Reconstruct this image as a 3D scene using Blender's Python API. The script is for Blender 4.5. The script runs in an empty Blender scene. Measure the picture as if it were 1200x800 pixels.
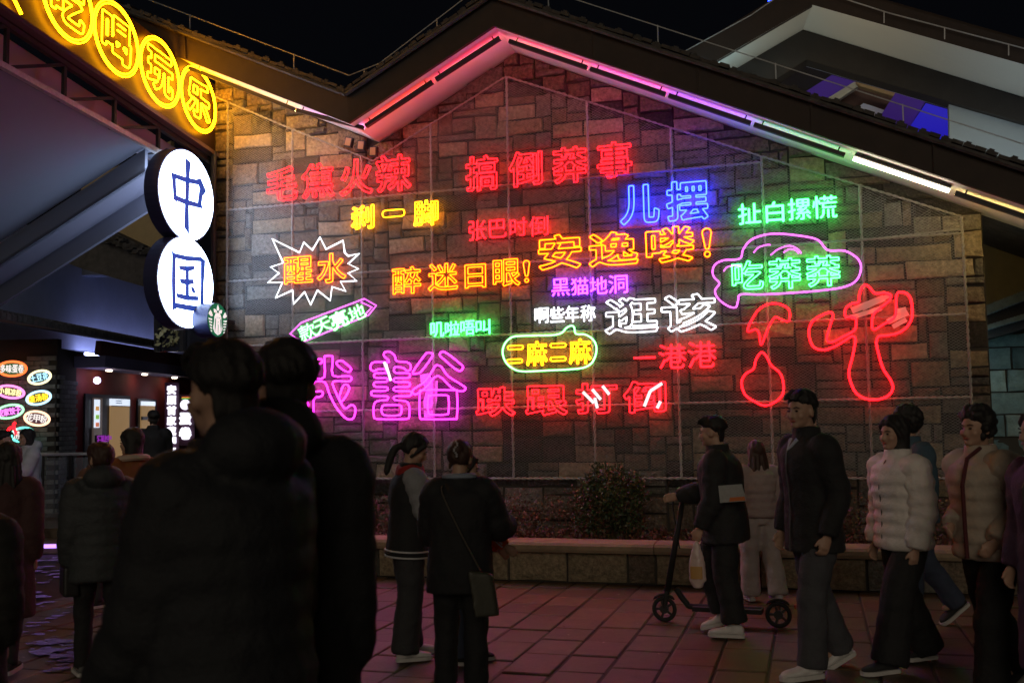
import bpy, math, random
import numpy as np
random.seed(7)
rng = np.random.default_rng(11)
SC = bpy.context.scene
COL = SC.collection

# ------------------------------------------------------------------ camera
F_PX, PITCH, ROLL, THETA = 1160.0, 0.0793, 0.018, 0.2931
EYE, CW = 1.65, 11.3            # eye height, distance of the stone wall's plane
cam_d = bpy.data.cameras.new('camera')
cam = bpy.data.objects.new('camera', cam_d); COL.objects.link(cam); SC.camera = cam
cam_d.sensor_width = 36.0
cam_d.lens = 36.0 * F_PX / 1200.0
cam_d.clip_start = 0.05; cam_d.clip_end = 600
cam_d.dof.use_dof = True; cam_d.dof.focus_distance = 11.0; cam_d.dof.aperture_fstop = 3.0
R0 = np.array([1., 0, 0]); U0 = np.array([0, -math.sin(PITCH), math.cos(PITCH)]); FW = np.array([0, math.cos(PITCH), math.sin(PITCH)])
CR = math.cos(ROLL)*R0 - math.sin(ROLL)*U0
CU = math.sin(ROLL)*R0 + math.cos(ROLL)*U0
from mathutils import Matrix, Vector
M = Matrix(((CR[0], CU[0], -FW[0], 0), (CR[1], CU[1], -FW[1], 0), (CR[2], CU[2], -FW[2], EYE), (0, 0, 0, 1)))
cam.matrix_world = M

# ------------------------------------------------------------------ world, light, exposure
w = bpy.data.worlds.new('World'); SC.world = w; w.use_nodes = True
bg = w.node_tree.nodes['Background']; bg.inputs[0].default_value = (0.25, 0.28, 0.42, 1); bg.inputs[1].default_value = 0.006
sd = bpy.data.lights.new('city_glow', 'SUN'); sd.energy = 0.38; sd.angle = math.radians(35); sd.color = (1.0, 0.86, 0.64)
so = bpy.data.objects.new('city_glow', sd); COL.objects.link(so)
so.rotation_euler = Vector((0.10, 0.92, -0.33)).to_track_quat('-Z', 'Y').to_euler()
SC.view_settings.view_transform = 'Standard'; SC.view_settings.look = 'None'
SC.view_settings.exposure = 0.0; SC.view_settings.gamma = 1.0
SC.render.engine = 'CYCLES'
SC.cycles.use_denoising = True
SC.cycles.max_bounces = 6; SC.cycles.diffuse_bounces = 3; SC.cycles.glossy_bounces = 2
SC.cycles.sample_clamp_indirect = 4.0

# ------------------------------------------------------------------ geometry helpers
A = np.array
NW = A([math.sin(THETA), math.cos(THETA), 0]); UW = A([math.cos(THETA), -math.sin(THETA), 0]); ZZ = A([0, 0, 1.])
def ray(x, y): return FW + (x-600)/F_PX*CR - (y-400)/F_PX*CU
def W(s, z, d=0.0): return UW*s + NW*(CW-d) + ZZ*z
def wl(x, y, d=0.0):
    r = ray(x, y); P = r*(CW-d)/(r@NW); return float(P@UW), float(P[2]+EYE)
def wp(x, y, d=0.0): s, z = wl(x, y, d); return W(s, z, d)
def perp(x, y, s):
    r = ray(x, y); P = r*s/(r@UW); return float(CW-P@NW), float(P[2]+EYE)
def pp(x, y, s): d, z = perp(x, y, s); return W(s, z, d)
def gnd(x, y, z=0.0):
    r = ray(x, y); P = r*(z-EYE)/r[2]; return P + A([0, 0, EYE])
def hit(x, y, n, P0):
    r = ray(x, y); o = A([0, 0, EYE]); t = ((A(P0)-o)@n)/(r@n); return o + r*t
def at_y(x, y, Y):
    r = ray(x, y); return A([0, 0, EYE]) + r*(Y/r[1])
def unit(v): v = A(v, ); return v/(np.linalg.norm(v)+1e-12)

class MB:
    def __init__(s): s.v = []; s.f = []; s.m = []
    def add(s, vs, fs, mi=0):
        b = len(s.v); s.v.extend([tuple(map(float, q)) for q in vs]); s.f.extend([tuple(b+i for i in f) for f in fs]); s.m.extend([mi]*len(fs)); return s
    def box(s, c, sx, sy, sz, ax=(1, 0, 0), ay=(0, 1, 0), az=(0, 0, 1), mi=0):
        c, ax, ay, az = A(c, float), A(ax, float), A(ay, float), A(az, float)
        vs = [c+ax*sx/2*i+ay*sy/2*j+az*sz/2*k for k in (-1, 1) for j in (-1, 1) for i in (-1, 1)]
        return s.add(vs, [(0, 2, 3, 1), (4, 5, 7, 6), (0, 1, 5, 4), (2, 6, 7, 3), (0, 4, 6, 2), (1, 3, 7, 5)], mi)
    def beam(s, a, b, wd, ht, up=(0, 0, 1), mi=0):
        a, b = A(a, float), A(b, float); ax = unit(b-a); ay = unit(np.cross(up, ax)); az = np.cross(ax, ay)
        return s.box((a+b)/2, np.linalg.norm(b-a), wd, ht, ax, ay, az, mi)
    def prism(s, poly, vec, mi=0):
        p = [A(q, float) for q in poly]; n = len(p); vec = A(vec, float)
        vs = p+[q+vec for q in p]
        return s.add(vs, [tuple(range(n))[::-1], tuple(range(n, 2*n))]+[(i, (i+1) % n, n+(i+1) % n, n+i) for i in range(n)], mi)
    def tube(s, pts, r, closed=False, n=6, cap=True, mi=0, sq=1.0, ref=None):
        P = A(pts, float); N = len(P)
        if N < 2: return s
        rr = np.full(N, r, float) if np.isscalar(r) else A(r, float)
        T = (np.roll(P, -1, 0)-np.roll(P, 1, 0)) if closed else np.gradient(P, axis=0)
        T /= np.linalg.norm(T, axis=1)[:, None]+1e-12
        ref = A(ref, float) if ref is not None else (A([0.13, 0.21, 0.97]) if abs(T[0]@A([0.13, 0.21, 0.97])) < .8 else A([.9, .3, .1]))
        vs = []; X = ref
        for i in range(N):
            X = X-T[i]*(X@T[i]); X = unit(X); Y = np.cross(T[i], X)
            for k in range(n):
                a = 2*math.pi*k/n
                vs.append(P[i]+(X*math.cos(a)+Y*math.sin(a)*sq)*rr[i])
        fs = []
        for i in range(N if closed else N-1):
            j = (i+1) % N
            for k in range(n):
                l = (k+1) % n
                fs.append((i*n+k, i*n+l, j*n+l, j*n+k))
        if not closed and cap: fs += [tuple(range(n))[::-1], tuple((N-1)*n+k for k in range(n))]
        return s.add(vs, fs, mi)
    def ell(s, c, r, ax=None, nu=14, nv=9, mi=0, fn=None):
        c = A(c, float); R = A(ax, float) if ax is not None else np.eye(3)   # rows are local axes
        vs = []; fs = []
        for j in range(nv+1):
            ph = math.pi*j/nv
            for i in range(nu):
                th = 2*math.pi*i/nu
                d = A([math.sin(ph)*math.cos(th), math.sin(ph)*math.sin(th), math.cos(ph)])
                k = fn(d) if fn else 1.0
                q = d*A(r)*k; vs.append(c+q[0]*R[0]+q[1]*R[1]+q[2]*R[2])
        for j in range(nv):
            for i in range(nu):
                fs.append((j*nu+i, (j+1)*nu+i, (j+1)*nu+(i+1) % nu, j*nu+(i+1) % nu))
        return s.add(vs, fs, mi)
    def rings(s, cs, rx, ry, axx, axy, n=18, mi=0, fn=None):   # elliptic rings
        vs = []; fs = []; N = len(cs)
        for i in range(N):
            for k in range(n):
                a = 2*math.pi*k/n
                q = 1.0 if fn is None else fn(i, a)
                vs.append(A(cs[i])+A(axx[i])*rx[i]*math.cos(a)*q+A(axy[i])*ry[i]*math.sin(a)*q)
        for i in range(N-1):
            for k in range(n):
                l = (k+1) % n; fs.append((i*n+k, i*n+l, (i+1)*n+l, (i+1)*n+k))
        fs += [tuple(range(n))[::-1], tuple((N-1)*n+k for k in range(n))]
        return s.add(vs, fs, mi)
    def mesh(s, name, mats, smooth=False):
        me = bpy.data.meshes.new(name); me.from_pydata(s.v, [], s.f)
        for m in (mats if isinstance(mats, (list, tuple)) else [mats]): me.materials.append(m)
        if any(s.m): me.polygons.foreach_set('material_index', s.m)
        if smooth: me.polygons.foreach_set('use_smooth', [True]*len(s.f))
        me.update(); return me
    def build(s, name, mats, parent=None, smooth=False):
        return link(name, s.mesh(name, mats, smooth), parent)

def link(name, data, parent=None):
    o = bpy.data.objects.new(name, data); COL.objects.link(o)
    if parent is not None:
        o.parent = parent; o.matrix_parent_inverse = mw(parent).inverted()
    return o
def mw(o):
    m = o.matrix_basis.copy()
    return (mw(o.parent) @ o.matrix_parent_inverse @ m) if o.parent else m
def tag(o, label=None, cat=None, group=None, kind=None):
    if label: o['label'] = label
    if cat: o['category'] = cat
    if group: o['group'] = group
    if kind: o['kind'] = kind
    return o
def empty(name, loc, label, cat, group=None):
    o = bpy.data.objects.new(name, None); COL.objects.link(o); o.location = tuple(map(float, loc)); o.empty_display_size = .1
    return tag(o, label, cat, group)

# ------------------------------------------------------------------ materials
MATS = {}
def mat(name, col, rough=.7, metal=0, noise=0, scale=8, bump=0, bscale=40, emis=None, es=0, spec=.5, dist=.01, alpha=None):
    if name in MATS: return MATS[name]
    m = bpy.data.materials.new(name); m.use_nodes = True; nt = m.node_tree; b = nt.nodes['Principled BSDF']
    b.inputs['Base Color'].default_value = (*col, 1); b.inputs['Roughness'].default_value = rough; b.inputs['Metallic'].default_value = metal
    b.inputs['Specular IOR Level'].default_value = spec
    if emis: b.inputs['Emission Color'].default_value = (*emis, 1); b.inputs['Emission Strength'].default_value = es
    if noise or bump:
        tc = nt.nodes.new('ShaderNodeTexCoord'); src = tc.outputs['Object']
    if noise:
        n = nt.nodes.new('ShaderNodeTexNoise'); n.inputs['Scale'].default_value = scale; n.inputs['Detail'].default_value = 6; n.inputs['Roughness'].default_value = .65
        oi = nt.nodes.new('ShaderNodeObjectInfo'); ad = nt.nodes.new('ShaderNodeVectorMath'); ad.operation = 'ADD'
        nt.links.new(src, ad.inputs[0]); nt.links.new(oi.outputs['Random'], ad.inputs[1]); nt.links.new(ad.outputs[0], n.inputs['Vector'])
        cr = nt.nodes.new('ShaderNodeValToRGB'); cr.color_ramp.elements[0].position = .28; cr.color_ramp.elements[1].position = .74
        cr.color_ramp.elements[0].color = (*[max(0, c*(1-noise)) for c in col], 1); cr.color_ramp.elements[1].color = (*[min(1, c*(1+noise)) for c in col], 1)
        nt.links.new(n.outputs['Fac'], cr.inputs[0])
        hv = nt.nodes.new('ShaderNodeHueSaturation'); mr = nt.nodes.new('ShaderNodeMapRange'); mr.inputs[3].default_value = 1-noise*.6; mr.inputs[4].default_value = 1+noise*.6
        nt.links.new(oi.outputs['Random'], mr.inputs[0]); nt.links.new(mr.outputs[0], hv.inputs['Value']); nt.links.new(cr.outputs[0], hv.inputs['Color'])
        nt.links.new(hv.outputs[0], b.inputs['Base Color'])
    if bump:
        n2 = nt.nodes.new('ShaderNodeTexNoise'); n2.inputs['Scale'].default_value = bscale; n2.inputs['Detail'].default_value = 8; n2.inputs['Roughness'].default_value = .7
        nt.links.new(src, n2.inputs['Vector']); bp = nt.nodes.new('ShaderNodeBump'); bp.inputs['Strength'].default_value = bump; bp.inputs['Distance'].default_value = dist
        nt.links.new(n2.outputs['Fac'], bp.inputs['Height']); nt.links.new(bp.outputs[0], b.inputs['Normal'])
    MATS[name] = m; return m
def neon(name, rgb):
    return mat(name, (.02, .02, .02), .3, emis=tuple(c/max(rgb) for c in rgb), es=max(rgb))
STONE = [mat('stone_tan', (.37, .29, .19), .9, noise=.5, scale=24, bump=1, bscale=15, dist=.12),
         mat('stone_brown', (.26, .20, .145), .9, noise=.55, scale=28, bump=1, bscale=20, dist=.12),
         mat('stone_grey', (.25, .23, .20), .88, noise=.55, scale=26, bump=1, bscale=17, dist=.14),
         mat('stone_dark', (.075, .068, .062), .85, noise=.6, scale=34, bump=1, bscale=24, dist=.2),
         mat('stone_pale', (.45, .37, .26), .9, noise=.45, scale=22, bump=1, bscale=16, dist=.12)]
MORTAR = mat('mortar', (.05, .042, .036), .95, bump=1, bscale=60)
PAVE = [mat('paving_red', (.115, .064, .030), .42, noise=.35, scale=10, bump=.8, bscale=45, dist=.015),
        mat('paving_brown', (.07, .044, .025), .36, noise=.35, scale=8, bump=.8, bscale=45, dist=.015),
        mat('paving_grey', (.095, .064, .038), .46, noise=.35, scale=9, bump=.8, bscale=45, dist=.015)]
GROUND = mat('ground_joint', (.05, .038, .032), .8, noise=.3, bump=.6)
CAP = mat('bench_cap_stone', (.22, .165, .11), .75, noise=.25, scale=9, bump=.7, bscale=50)
SOFFIT = mat('soffit_white', (.72, .72, .72), .75, noise=.06, scale=2)
PLASTER = mat('plaster_bluegrey', (.55, .60, .85), .85, noise=.1, scale=1.5)
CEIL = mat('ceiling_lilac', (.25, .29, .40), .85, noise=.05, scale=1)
FASCIA = mat('fascia_brown', (.032, .019, .014), .7, noise=.25, scale=5)
TILE = mat('roof_tile_dark', (.075, .068, .065), .85, noise=.4, scale=9, bump=.8, bscale=40)
STEEL = mat('galvanised_steel', (.55, .55, .57), .5, .35, noise=.2, scale=30)
ROPE = mat('rope_light_tube', (.36, .35, .34), .55, noise=.25, scale=40, bump=.6, bscale=80)
DARKM = mat('dark_metal', (.035, .033, .035), .5, .3)
BLACK = mat('matte_black', (.012, .012, .013), .7)
WIRE = mat('mesh_wire', (.42, .42, .43), .5, .4)
REDP = mat('shop_red_paint', (.26, .035, .035), .7, noise=.12, scale=4)
BRICKM = mat('grey_brick', (.17, .17, .165), .9, noise=.35, scale=12, bump=.7, bscale=60)
GLASS = mat('dark_glass', (.02, .022, .03), .08, spec=.8)

N_RED = neon('neon_red', (9.5, .045, .085)); N_YEL = neon('neon_amber', (11, 1.0, .01)); N_GOLD = neon('neon_gold', (12, 3.8, .03))
N_BLUE = neon('neon_blue', (.28, .7, 42)); N_GRN = neon('neon_green', (.5, 14, 1.6)); N_PUR = neon('neon_purple', (4.5, .33, 17))
N_WHT = neon('neon_white', (2.6, 2.7, 2.9)); N_PNK = neon('neon_magenta', (9.5, .16, 6.5)); N_LIL = neon('neon_lilac', (2.6, .3, 2.5))
N_GW = neon('neon_green_white', (1.0, 6, 1.3)); N_SIGN = neon('neon_yellow', (26, 9.5, .04)); N_FIG = neon('neon_scarlet', (9, .035, .07))

# ------------------------------------------------------------------ neon lettering
_tc = bpy.data.curves.new('lettering_source', 'FONT'); _to = bpy.data.objects.new('lettering_source', _tc); COL.objects.link(_to)
_cache = {}
def glyph(ch):
    if ch in _cache: return _cache[ch]
    _tc.body = ch; bpy.context.view_layer.update(); dg = bpy.context.evaluated_depsgraph_get()
    oe = _to.evaluated_get(dg); cv = oe.to_curve(dg); out = []
    for sp in cv.splines:
        bp = sp.bezier_points; n = len(bp); pts = []
        for i in range(n):
            a, b = bp[i], bp[(i+1) % n]
            p0, p1, p2, p3 = (A(q[:2]) for q in (a.co, a.handle_right, b.handle_left, b.co))
            k = 1 if np.linalg.norm(np.cross(p3-p0, p1-p0)) + np.linalg.norm(np.cross(p3-p0, p2-p0)) < 1e-4 else 5
            for t in np.arange(k)/k:
                pts.append((1-t)**3*p0+3*(1-t)**2*t*p1+3*(1-t)*t*t*p2+t**3*p3)
        out.append(A(pts))
    oe.to_curve_clear()
    al = np.concatenate(out); lo, hi = al.min(0), al.max(0)
    _cache[ch] = (out, lo, hi); return _cache[ch]
_cc = {}
def contours(ch, off, G=150):
    key = (ch, off)
    if key in _cc: return _cc[key]
    out, lo, hi = glyph(ch); pad = abs(off)+.04
    span = max(hi-lo)+2*pad; mid = (lo+hi)/2
    xs = mid[0]-span/2+span*(np.arange(G)+.5)/G; ys = mid[1]-span/2+span*(np.arange(G)+.5)/G
    X, Y = np.meshgrid(xs, ys); D = np.full((G, G), 9.); win = np.zeros((G, G), int)
    for c in out:
        for a, b in zip(c, np.roll(c, -1, 0)):
            e = b-a; L = e@e
            if L < 1e-12: continue
            t = np.clip(((X-a[0])*e[0]+(Y-a[1])*e[1])/L, 0, 1)
            D = np.minimum(D, (X-a[0]-t*e[0])**2+(Y-a[1]-t*e[1])**2)
            cr = (b[0]-a[0])*(Y-a[1])-(b[1]-a[1])*(X-a[0])
            win += ((a[1] <= Y) & (b[1] > Y) & (cr > 0)).astype(int)-((a[1] > Y) & (b[1] <= Y) & (cr < 0)).astype(int)
    S = np.where(win != 0, -1, 1)*np.sqrt(D)-off
    K = A([.25, .5, .25])
    S = S+1e-7
    segs = {}
    def ip(i0, j0, i1, j1):
        v0, v1 = S[j0, i0], S[j1, i1]; t = v0/(v0-v1)
        return (xs[i0]+(xs[i1]-xs[i0])*t, ys[j0]+(ys[j1]-ys[j0])*t)
    pos = {}
    inside = S < 0
    mixed = np.argwhere((inside[:-1, :-1].astype(int)+inside[1:, :-1]+inside[:-1, 1:]+inside[1:, 1:]) % 4 != 0)
    adj = {}
    for j, i in mixed:
        cs = [(i, j), (i+1, j), (i+1, j+1), (i, j+1)]
        cr = []
        for k in range(4):
            a, b = cs[k], cs[(k+1) % 4]
            if inside[a[1], a[0]] != inside[b[1], b[0]]:
                e = (min(a, b), max(a, b)); pos[e] = ip(*a, *b); cr.append(e)
        prs = [(cr[0], cr[1])] if len(cr) == 2 else [(cr[0], cr[1]), (cr[2], cr[3])]
        for a, b in prs: adj.setdefault(a, []).append(b); adj.setdefault(b, []).append(a)
    res = []; seen = set()
    for st in adj:
        if st in seen: continue
        loop = [st]; seen.add(st); cur = st
        while True:
            nx = [q for q in adj[cur] if q not in seen]
            if not nx: break
            cur = nx[0]; seen.add(cur); loop.append(cur)
        if len(loop) < 8: continue
        P = A([pos[e] for e in loop])
        for _ in range(2): P = .5*P+.25*np.roll(P, 1, 0)+.25*np.roll(P, -1, 0)
        # keep points where the line bends
        keep = [P[0]]
        for q in range(1, len(P)):
            a = keep[-1]; b = P[q]; c = P[(q+1) % len(P)]
            v1 = unit(b-a); v2 = unit(c-b)
            if v1@v2 < .992 or np.linalg.norm(b-a) > .12: keep.append(b)
        if len(keep) >= 5 and np.ptp(P[:, 0])+np.ptp(P[:, 1]) > .09: res.append(A(keep))
    al = np.concatenate(res); r = (res, al.min(0), al.max(0))
    _cc[key] = r; return r

def place_glyph(mb, ch, C0, ex, ey, wd, ht, off, r, nrm=None, n=5):
    """ch inside a wd x ht box centred on C0, axes ex, ey"""
    res, lo, hi = contours(ch, off); m = (lo+hi)/2; sx = wd/(hi[0]-lo[0]); sy = ht/max(hi[1]-lo[1], .02)
    for P in res:
        Q = [C0+ex*(p[0]-m[0])*sx+ey*(p[1]-m[1])*sy for p in P]
        mb.tube(Q, r, closed=True, n=n, ref=nrm)

def sign(name, label, cat, items, material, off, r=.0072, d=.13, rot=0.0, parent=None, group=None):
    """items: (char, x0, y0, x1, y1) boxes on the photograph, hung on the wall's frame"""
    cx = sum((i[1]+i[3])/2 for i in items)/len(items); cy = sum((i[2]+i[4])/2 for i in items)/len(items)
    e = parent or empty(name, wp(cx, cy, d), label, cat, group)
    ex = UW*math.cos(rot)+ZZ*math.sin(rot); ey = -UW*math.sin(rot)+ZZ*math.cos(rot)
    for ch, x0, y0, x1, y1 in items:
        mx, my = (x0+x1)/2, (y0+y1)/2
        wd = wl(x1, my, d)[0]-wl(x0, my, d)[0]; ht = wl(mx, y0, d)[1]-wl(mx, y1, d)[1]
        dm = material
        mb = MB()
        if ch in '一':
            c = wp(mx, my, d); a = c-ex*wd/2; b = c+ex*wd/2
            if off > 0:
                h = max(ht/2, .02); pts = []
                for k in range(9): t = math.pi/2+math.pi*k/8; pts.append(a+ex*h*(1+math.cos(t))+ey*h*math.sin(t))
                for k in range(9): t = -math.pi/2+math.pi*k/8; pts.append(b+ex*h*(math.cos(t)-1)+ey*h*math.sin(t))
                mb.tube(pts, r, closed=True, n=6, ref=NW)
            else: mb.tube([a, b], r*1.3, n=6)
        elif ch == '!':
            c = wp(mx, my, d); h = ht; q = wd*.36; pts = []
            for k in range(9): t = math.pi*k/8; pts.append(c+ex*q*math.cos(t)+ey*(h*.38+q*math.sin(t)))
            for k in range(7): t = math.pi+math.pi*k/6; pts.append(c+ex*q*.45*math.cos(t)+ey*(-h*.14+q*.45*math.sin(t)))
            mb.tube(pts, r, closed=True, n=6, ref=NW)
            mb.tube([c+ex*q*.6*math.cos(t)+ey*(-h*.40+q*.6*math.sin(t)) for t in np.linspace(0, 2*math.pi, 12, endpoint=False)], r, closed=True, n=6, ref=NW)
        else:
            place_glyph(mb, ch, wp(mx, my, d), ex, ey, wd, ht, off, r, nrm=-NW)
        mb.build('character', dm, e, smooth=True)
        hw_ = MB()
        for q in (-.42, .42): a = wp(mx, my, d)+ex*wd*q-ey*ht*.1; hw_.tube([a, a+NW*(d-.05)], .004, n=4)
        nx_ = wp(x1, y1, d)+NW*.03; hw_.tube([nx_, nx_-ZZ*random.uniform(.03, .08)+UW*.04+NW*.02, nx_+UW*random.uniform(.08, .16)-ZZ*random.uniform(.0, .1)+NW*.03], .0035, n=4)
        tag(hw_.build('mounting_wire', DARKM, e), kind='stuff')
    return e
def outline(parent, pts, material, r=.011, d=.13, closed=True, name='tube_outline'):
    P = catmull([wp(x, y, d) for x, y in pts], closed)
    MB().tube(P, r, closed=closed, n=6, ref=-NW).build(name, material, parent, smooth=True)
def catmull(P, closed=False, k=5):
    P = [A(p, float) for p in P]; n = len(P); out = []
    for i in range(n if closed else n-1):
        p0 = P[(i-1) % n] if closed or i > 0 else P[0]; p1 = P[i]; p2 = P[(i+1) % n]; p3 = P[(i+2) % n] if closed or i+2 < n else P[-1]
        for t in np.arange(k)/k:
            out.append(.5*((2*p1)+(p2-p0)*t+(2*p0-5*p1+4*p2-p3)*t*t+(3*p1-p0-3*p2+p3)*t**3))
    if not closed: out.append(P[-1])
    return out
# ------------------------------------------------------------------ sky and ground
g = MB(); g.add([(-250, -60, -.02), (250, -60, -.02), (250, 400, -.02), (-250, 400, -.02)], [(0, 1, 2, 3)])
ground = tag(g.build('ground', GROUND), kind='structure')
pav = MB(); pav.add([W(-16, -.012, 9), W(12, -.012, 9), W(12, -.012, -1), W(-16, -.012, -1)], [(0, 1, 2, 3)])
pavement = tag(pav.build('pavement', GROUND), kind='structure')
cand = []
cw_, ln = .34, .54
for i in range(-34, 22):
    sh = random.random()*ln
    j0 = 1.2-sh
    while j0 < 9.2:
        L = ln*random.uniform(.72, 1.18); s0 = i*cw_; d0 = max(j0, 1.2); d1 = j0+L
        if d1-d0 > .12 and not (s0 < -7.2 and d0 < 4.0): cand.append((s0, d0, s0+cw_, d1))
        j0 += L
def slab_mesh(b, rect):
    s0, d0, s1, d1 = rect; gp = .009
    q = [(s0+gp, d0+gp), (s1-gp, d0+gp), (s1-gp, d1-gp), (s0+gp, d1-gp)]
    h = random.uniform(-.007, .004); tl = [h+random.uniform(-.002, .002) for _ in q]
    vs = [W(s, -.03, d) for s, d in q]+[W(s, t-.006, d) for (s, d), t in zip(q, tl)]+[W(s+(.009 if k in (0, 3) else -.009), t, d+(.009 if k < 2 else -.009)) for k, ((s, d), t) in enumerate(zip(q, tl))]
    b.add(vs, [(0, 1, 5, 4), (1, 2, 6, 5), (2, 3, 7, 6), (3, 0, 4, 7), (4, 5, 9, 8), (5, 6, 10, 9), (6, 7, 11, 10), (7, 4, 8, 11), (8, 9, 10, 11)])
def vis(rect):
    P = W((rect[0]+rect[2])/2, 0, (rect[1]+rect[3])/2)-A([0, 0, EYE]); z = P@FW
    if z < .5: return 0
    x = 600+F_PX*(P@CR)/z; y = 400-F_PX*(P@CU)/z
    if not (-30 < x < 1230 and y < 840): return 0
    return 1/z**2
cand.sort(key=lambda r: -vis(r))
rest = MB()
for k, r in enumerate(cand):
    if k < 295 and vis(r) > 0:
        b = MB(); slab_mesh(b, r); b.build('paving_slab', random.choice(PAVE), pavement)
    else: slab_mesh(rest, r)
tag(rest.build('paving_slabs', PAVE[1], pavement), kind='stuff')

# ------------------------------------------------------------------ the stone gable wall
RIDGE = wl(605, 62); VALLEY = wl(445, 167); s_l, s_r = -7.52, wl(1163, 480)[0]
SL = .468
def soffit_z(s):
    if s < VALLEY[0]: return VALLEY[1]+SL*(VALLEY[0]-s)
    if s < RIDGE[0]: return VALLEY[1]+(RIDGE[1]-VALLEY[1])*(s-VALLEY[0])/(RIDGE[0]-VALLEY[0])
    return RIDGE[1]-.468*(s-RIDGE[0])
wall = empty('gable_wall', W(-3, 0, 0), 'tall gabled wall of rough brown stone blocks carrying the neon slogans', 'wall')
core = MB()
prof = [(s_l, 0), (s_r, 0), (s_r, soffit_z(s_r)+.05), (RIDGE[0], RIDGE[1]+.05), (VALLEY[0], VALLEY[1]+.05), (s_l, soffit_z(s_l)+.05)]
core.prism([W(s, z, -.012) for s, z in prof], NW*.5)
core.build('mortar_core', MORTAR, wall)
CS = .096; nx = int((s_r-s_l)/CS); CSX = (s_r-s_l)/nx; nz = int(6.9/CS)
occ = np.zeros((nz, nx), bool); rects = []
hs = [1, 1, 2, 2, 2, 2, 3]
for j in range(nz):
    for i in range(nx):
        if occ[j, i]: continue
        h = random.choice(hs); wd = random.choice([2, 3, 4, 5, 5, 6, 7, 8] if h > 1 else [2, 3, 4, 5, 6])
        if h == 3: wd = random.choice([2, 3, 4, 5])
        h = min(h, nz-j); k = 0
        while k < wd and i+k < nx and not occ[j, i+k]: k += 1
        if k < wd and i+k < nx: wd = k
        elif i+wd+1 >= nx or (i+wd < nx and occ[j, min(i+wd+1, nx-1)] and not occ[j, min(i+wd, nx-1)]): wd = k if k <= wd+1 else wd
        wd = max(1, min(wd, k, nx-i)); occ[j:j+h, i:i+wd] = True; rects.append((i, j, wd, h))
def clip(poly, a, b):   # keep below the line z = a + b*s
    out = []
    for p, q in zip(poly, poly[1:]+poly[:1]):
        fp = a+b*p[0]-p[1]; fq = a+b*q[0]-q[1]
        if fp >= 0: out.append(p)
        if fp*fq < 0:
            t = fp/(fp-fq); out.append((p[0]+(q[0]-p[0])*t, p[1]+(q[1]-p[1])*t))
    return out
stones = []
for i, j, wd, h in rects:
    jt = lambda: random.uniform(-.011, .011)
    s0, s1 = s_l+i*CSX, s_l+(i+wd)*CSX; z0, z1 = j*CS, (j+h)*CS
    g_ = .0075
    poly = [(s0+g_+jt()*.6, z0+g_+jt()), (s1-g_+jt()*.6, z0+g_+jt()), (s1-g_+jt()*.6, z1-g_+jt()), (s0+g_+jt()*.6, z1-g_+jt())]
    sc = (s0+s1)/2
    if sc < VALLEY[0]: poly = clip(poly, VALLEY[1]+SL*VALLEY[0]-.01, -SL)
    elif sc < RIDGE[0]:
        m_ = (RIDGE[1]-VALLEY[1])/(RIDGE[0]-VALLEY[0]); poly = clip(poly, VALLEY[1]-m_*VALLEY[0]-.01, m_)
    if sc > RIDGE[0]-.4: poly = clip(poly, RIDGE[1]+.468*RIDGE[0]-.01, -.468)
    if len(poly) < 3: continue
    a = abs(sum(p[0]*q[1]-q[0]*p[1] for p, q in zip(poly, poly[1:]+poly[:1])))/2
    if a < .003: continue
    stones.append((a if z1 > .8 else a*.01, poly))
stones.sort(key=lambda q: -q[0])
def stone(mb, poly, out=None, fr=W, depth=None):
    c = A(poly).mean(0); n = len(poly); dep = depth if depth is not None else random.choice([.004, .016, .028, .04, .052])+random.uniform(-.004, .004)
    sz = min(np.ptp(A(poly)[:, 0]), np.ptp(A(poly)[:, 1])); bv = min(.014, sz*.15)
    back = [fr(p[0], p[1], -.03) for p in poly]; e1 = []; e2 = []; pts = []
    for p, q in zip(poly, poly[1:]+poly[:1]):
        pts.append(p); pts.append(((p[0]+q[0])/2, (p[1]+q[1])/2))
    back = [fr(p[0], p[1], -.03) for p in pts]
    for p in pts:
        v = A(p)-c; l = np.linalg.norm(v)+1e-9; q = c+v*(1-random.uniform(.2, 1.0)*bv*1.2/l); e1.append(fr(q[0], q[1], dep-.008+random.uniform(-.004, .003)))
        q = c+v*.55; e2.append(fr(q[0], q[1], dep+random.uniform(-.006, .007)))
    N = len(pts); vs = back+e1+e2+[fr(c[0], c[1], dep+random.uniform(-.003, .009))]
    fs = []
    for k in range(N):
        l = (k+1) % N; fs += [(k, l, N+l, N+k), (N+k, N+l, 2*N+l, 2*N+k), (2*N+k, 2*N+l, 3*N)]
    mb.add(vs, fs)
PAL = [0, 0, 0, 1, 1, 1, 2, 2, 3, 3, 4]
restm = [MB() for _ in range(2)]
for k, (a, poly) in enumerate(stones):
    m_ = STONE[random.choice(PAL)]
    if k < 298: b = MB(); stone(b, poly); b.build('stone', m_, wall)
    else: stone(restm[k % 2], poly)
for q, m_ in zip(restm, (STONE[1], STONE[2])): tag(q.build('small_stones', m_, wall), kind='stuff')

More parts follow.
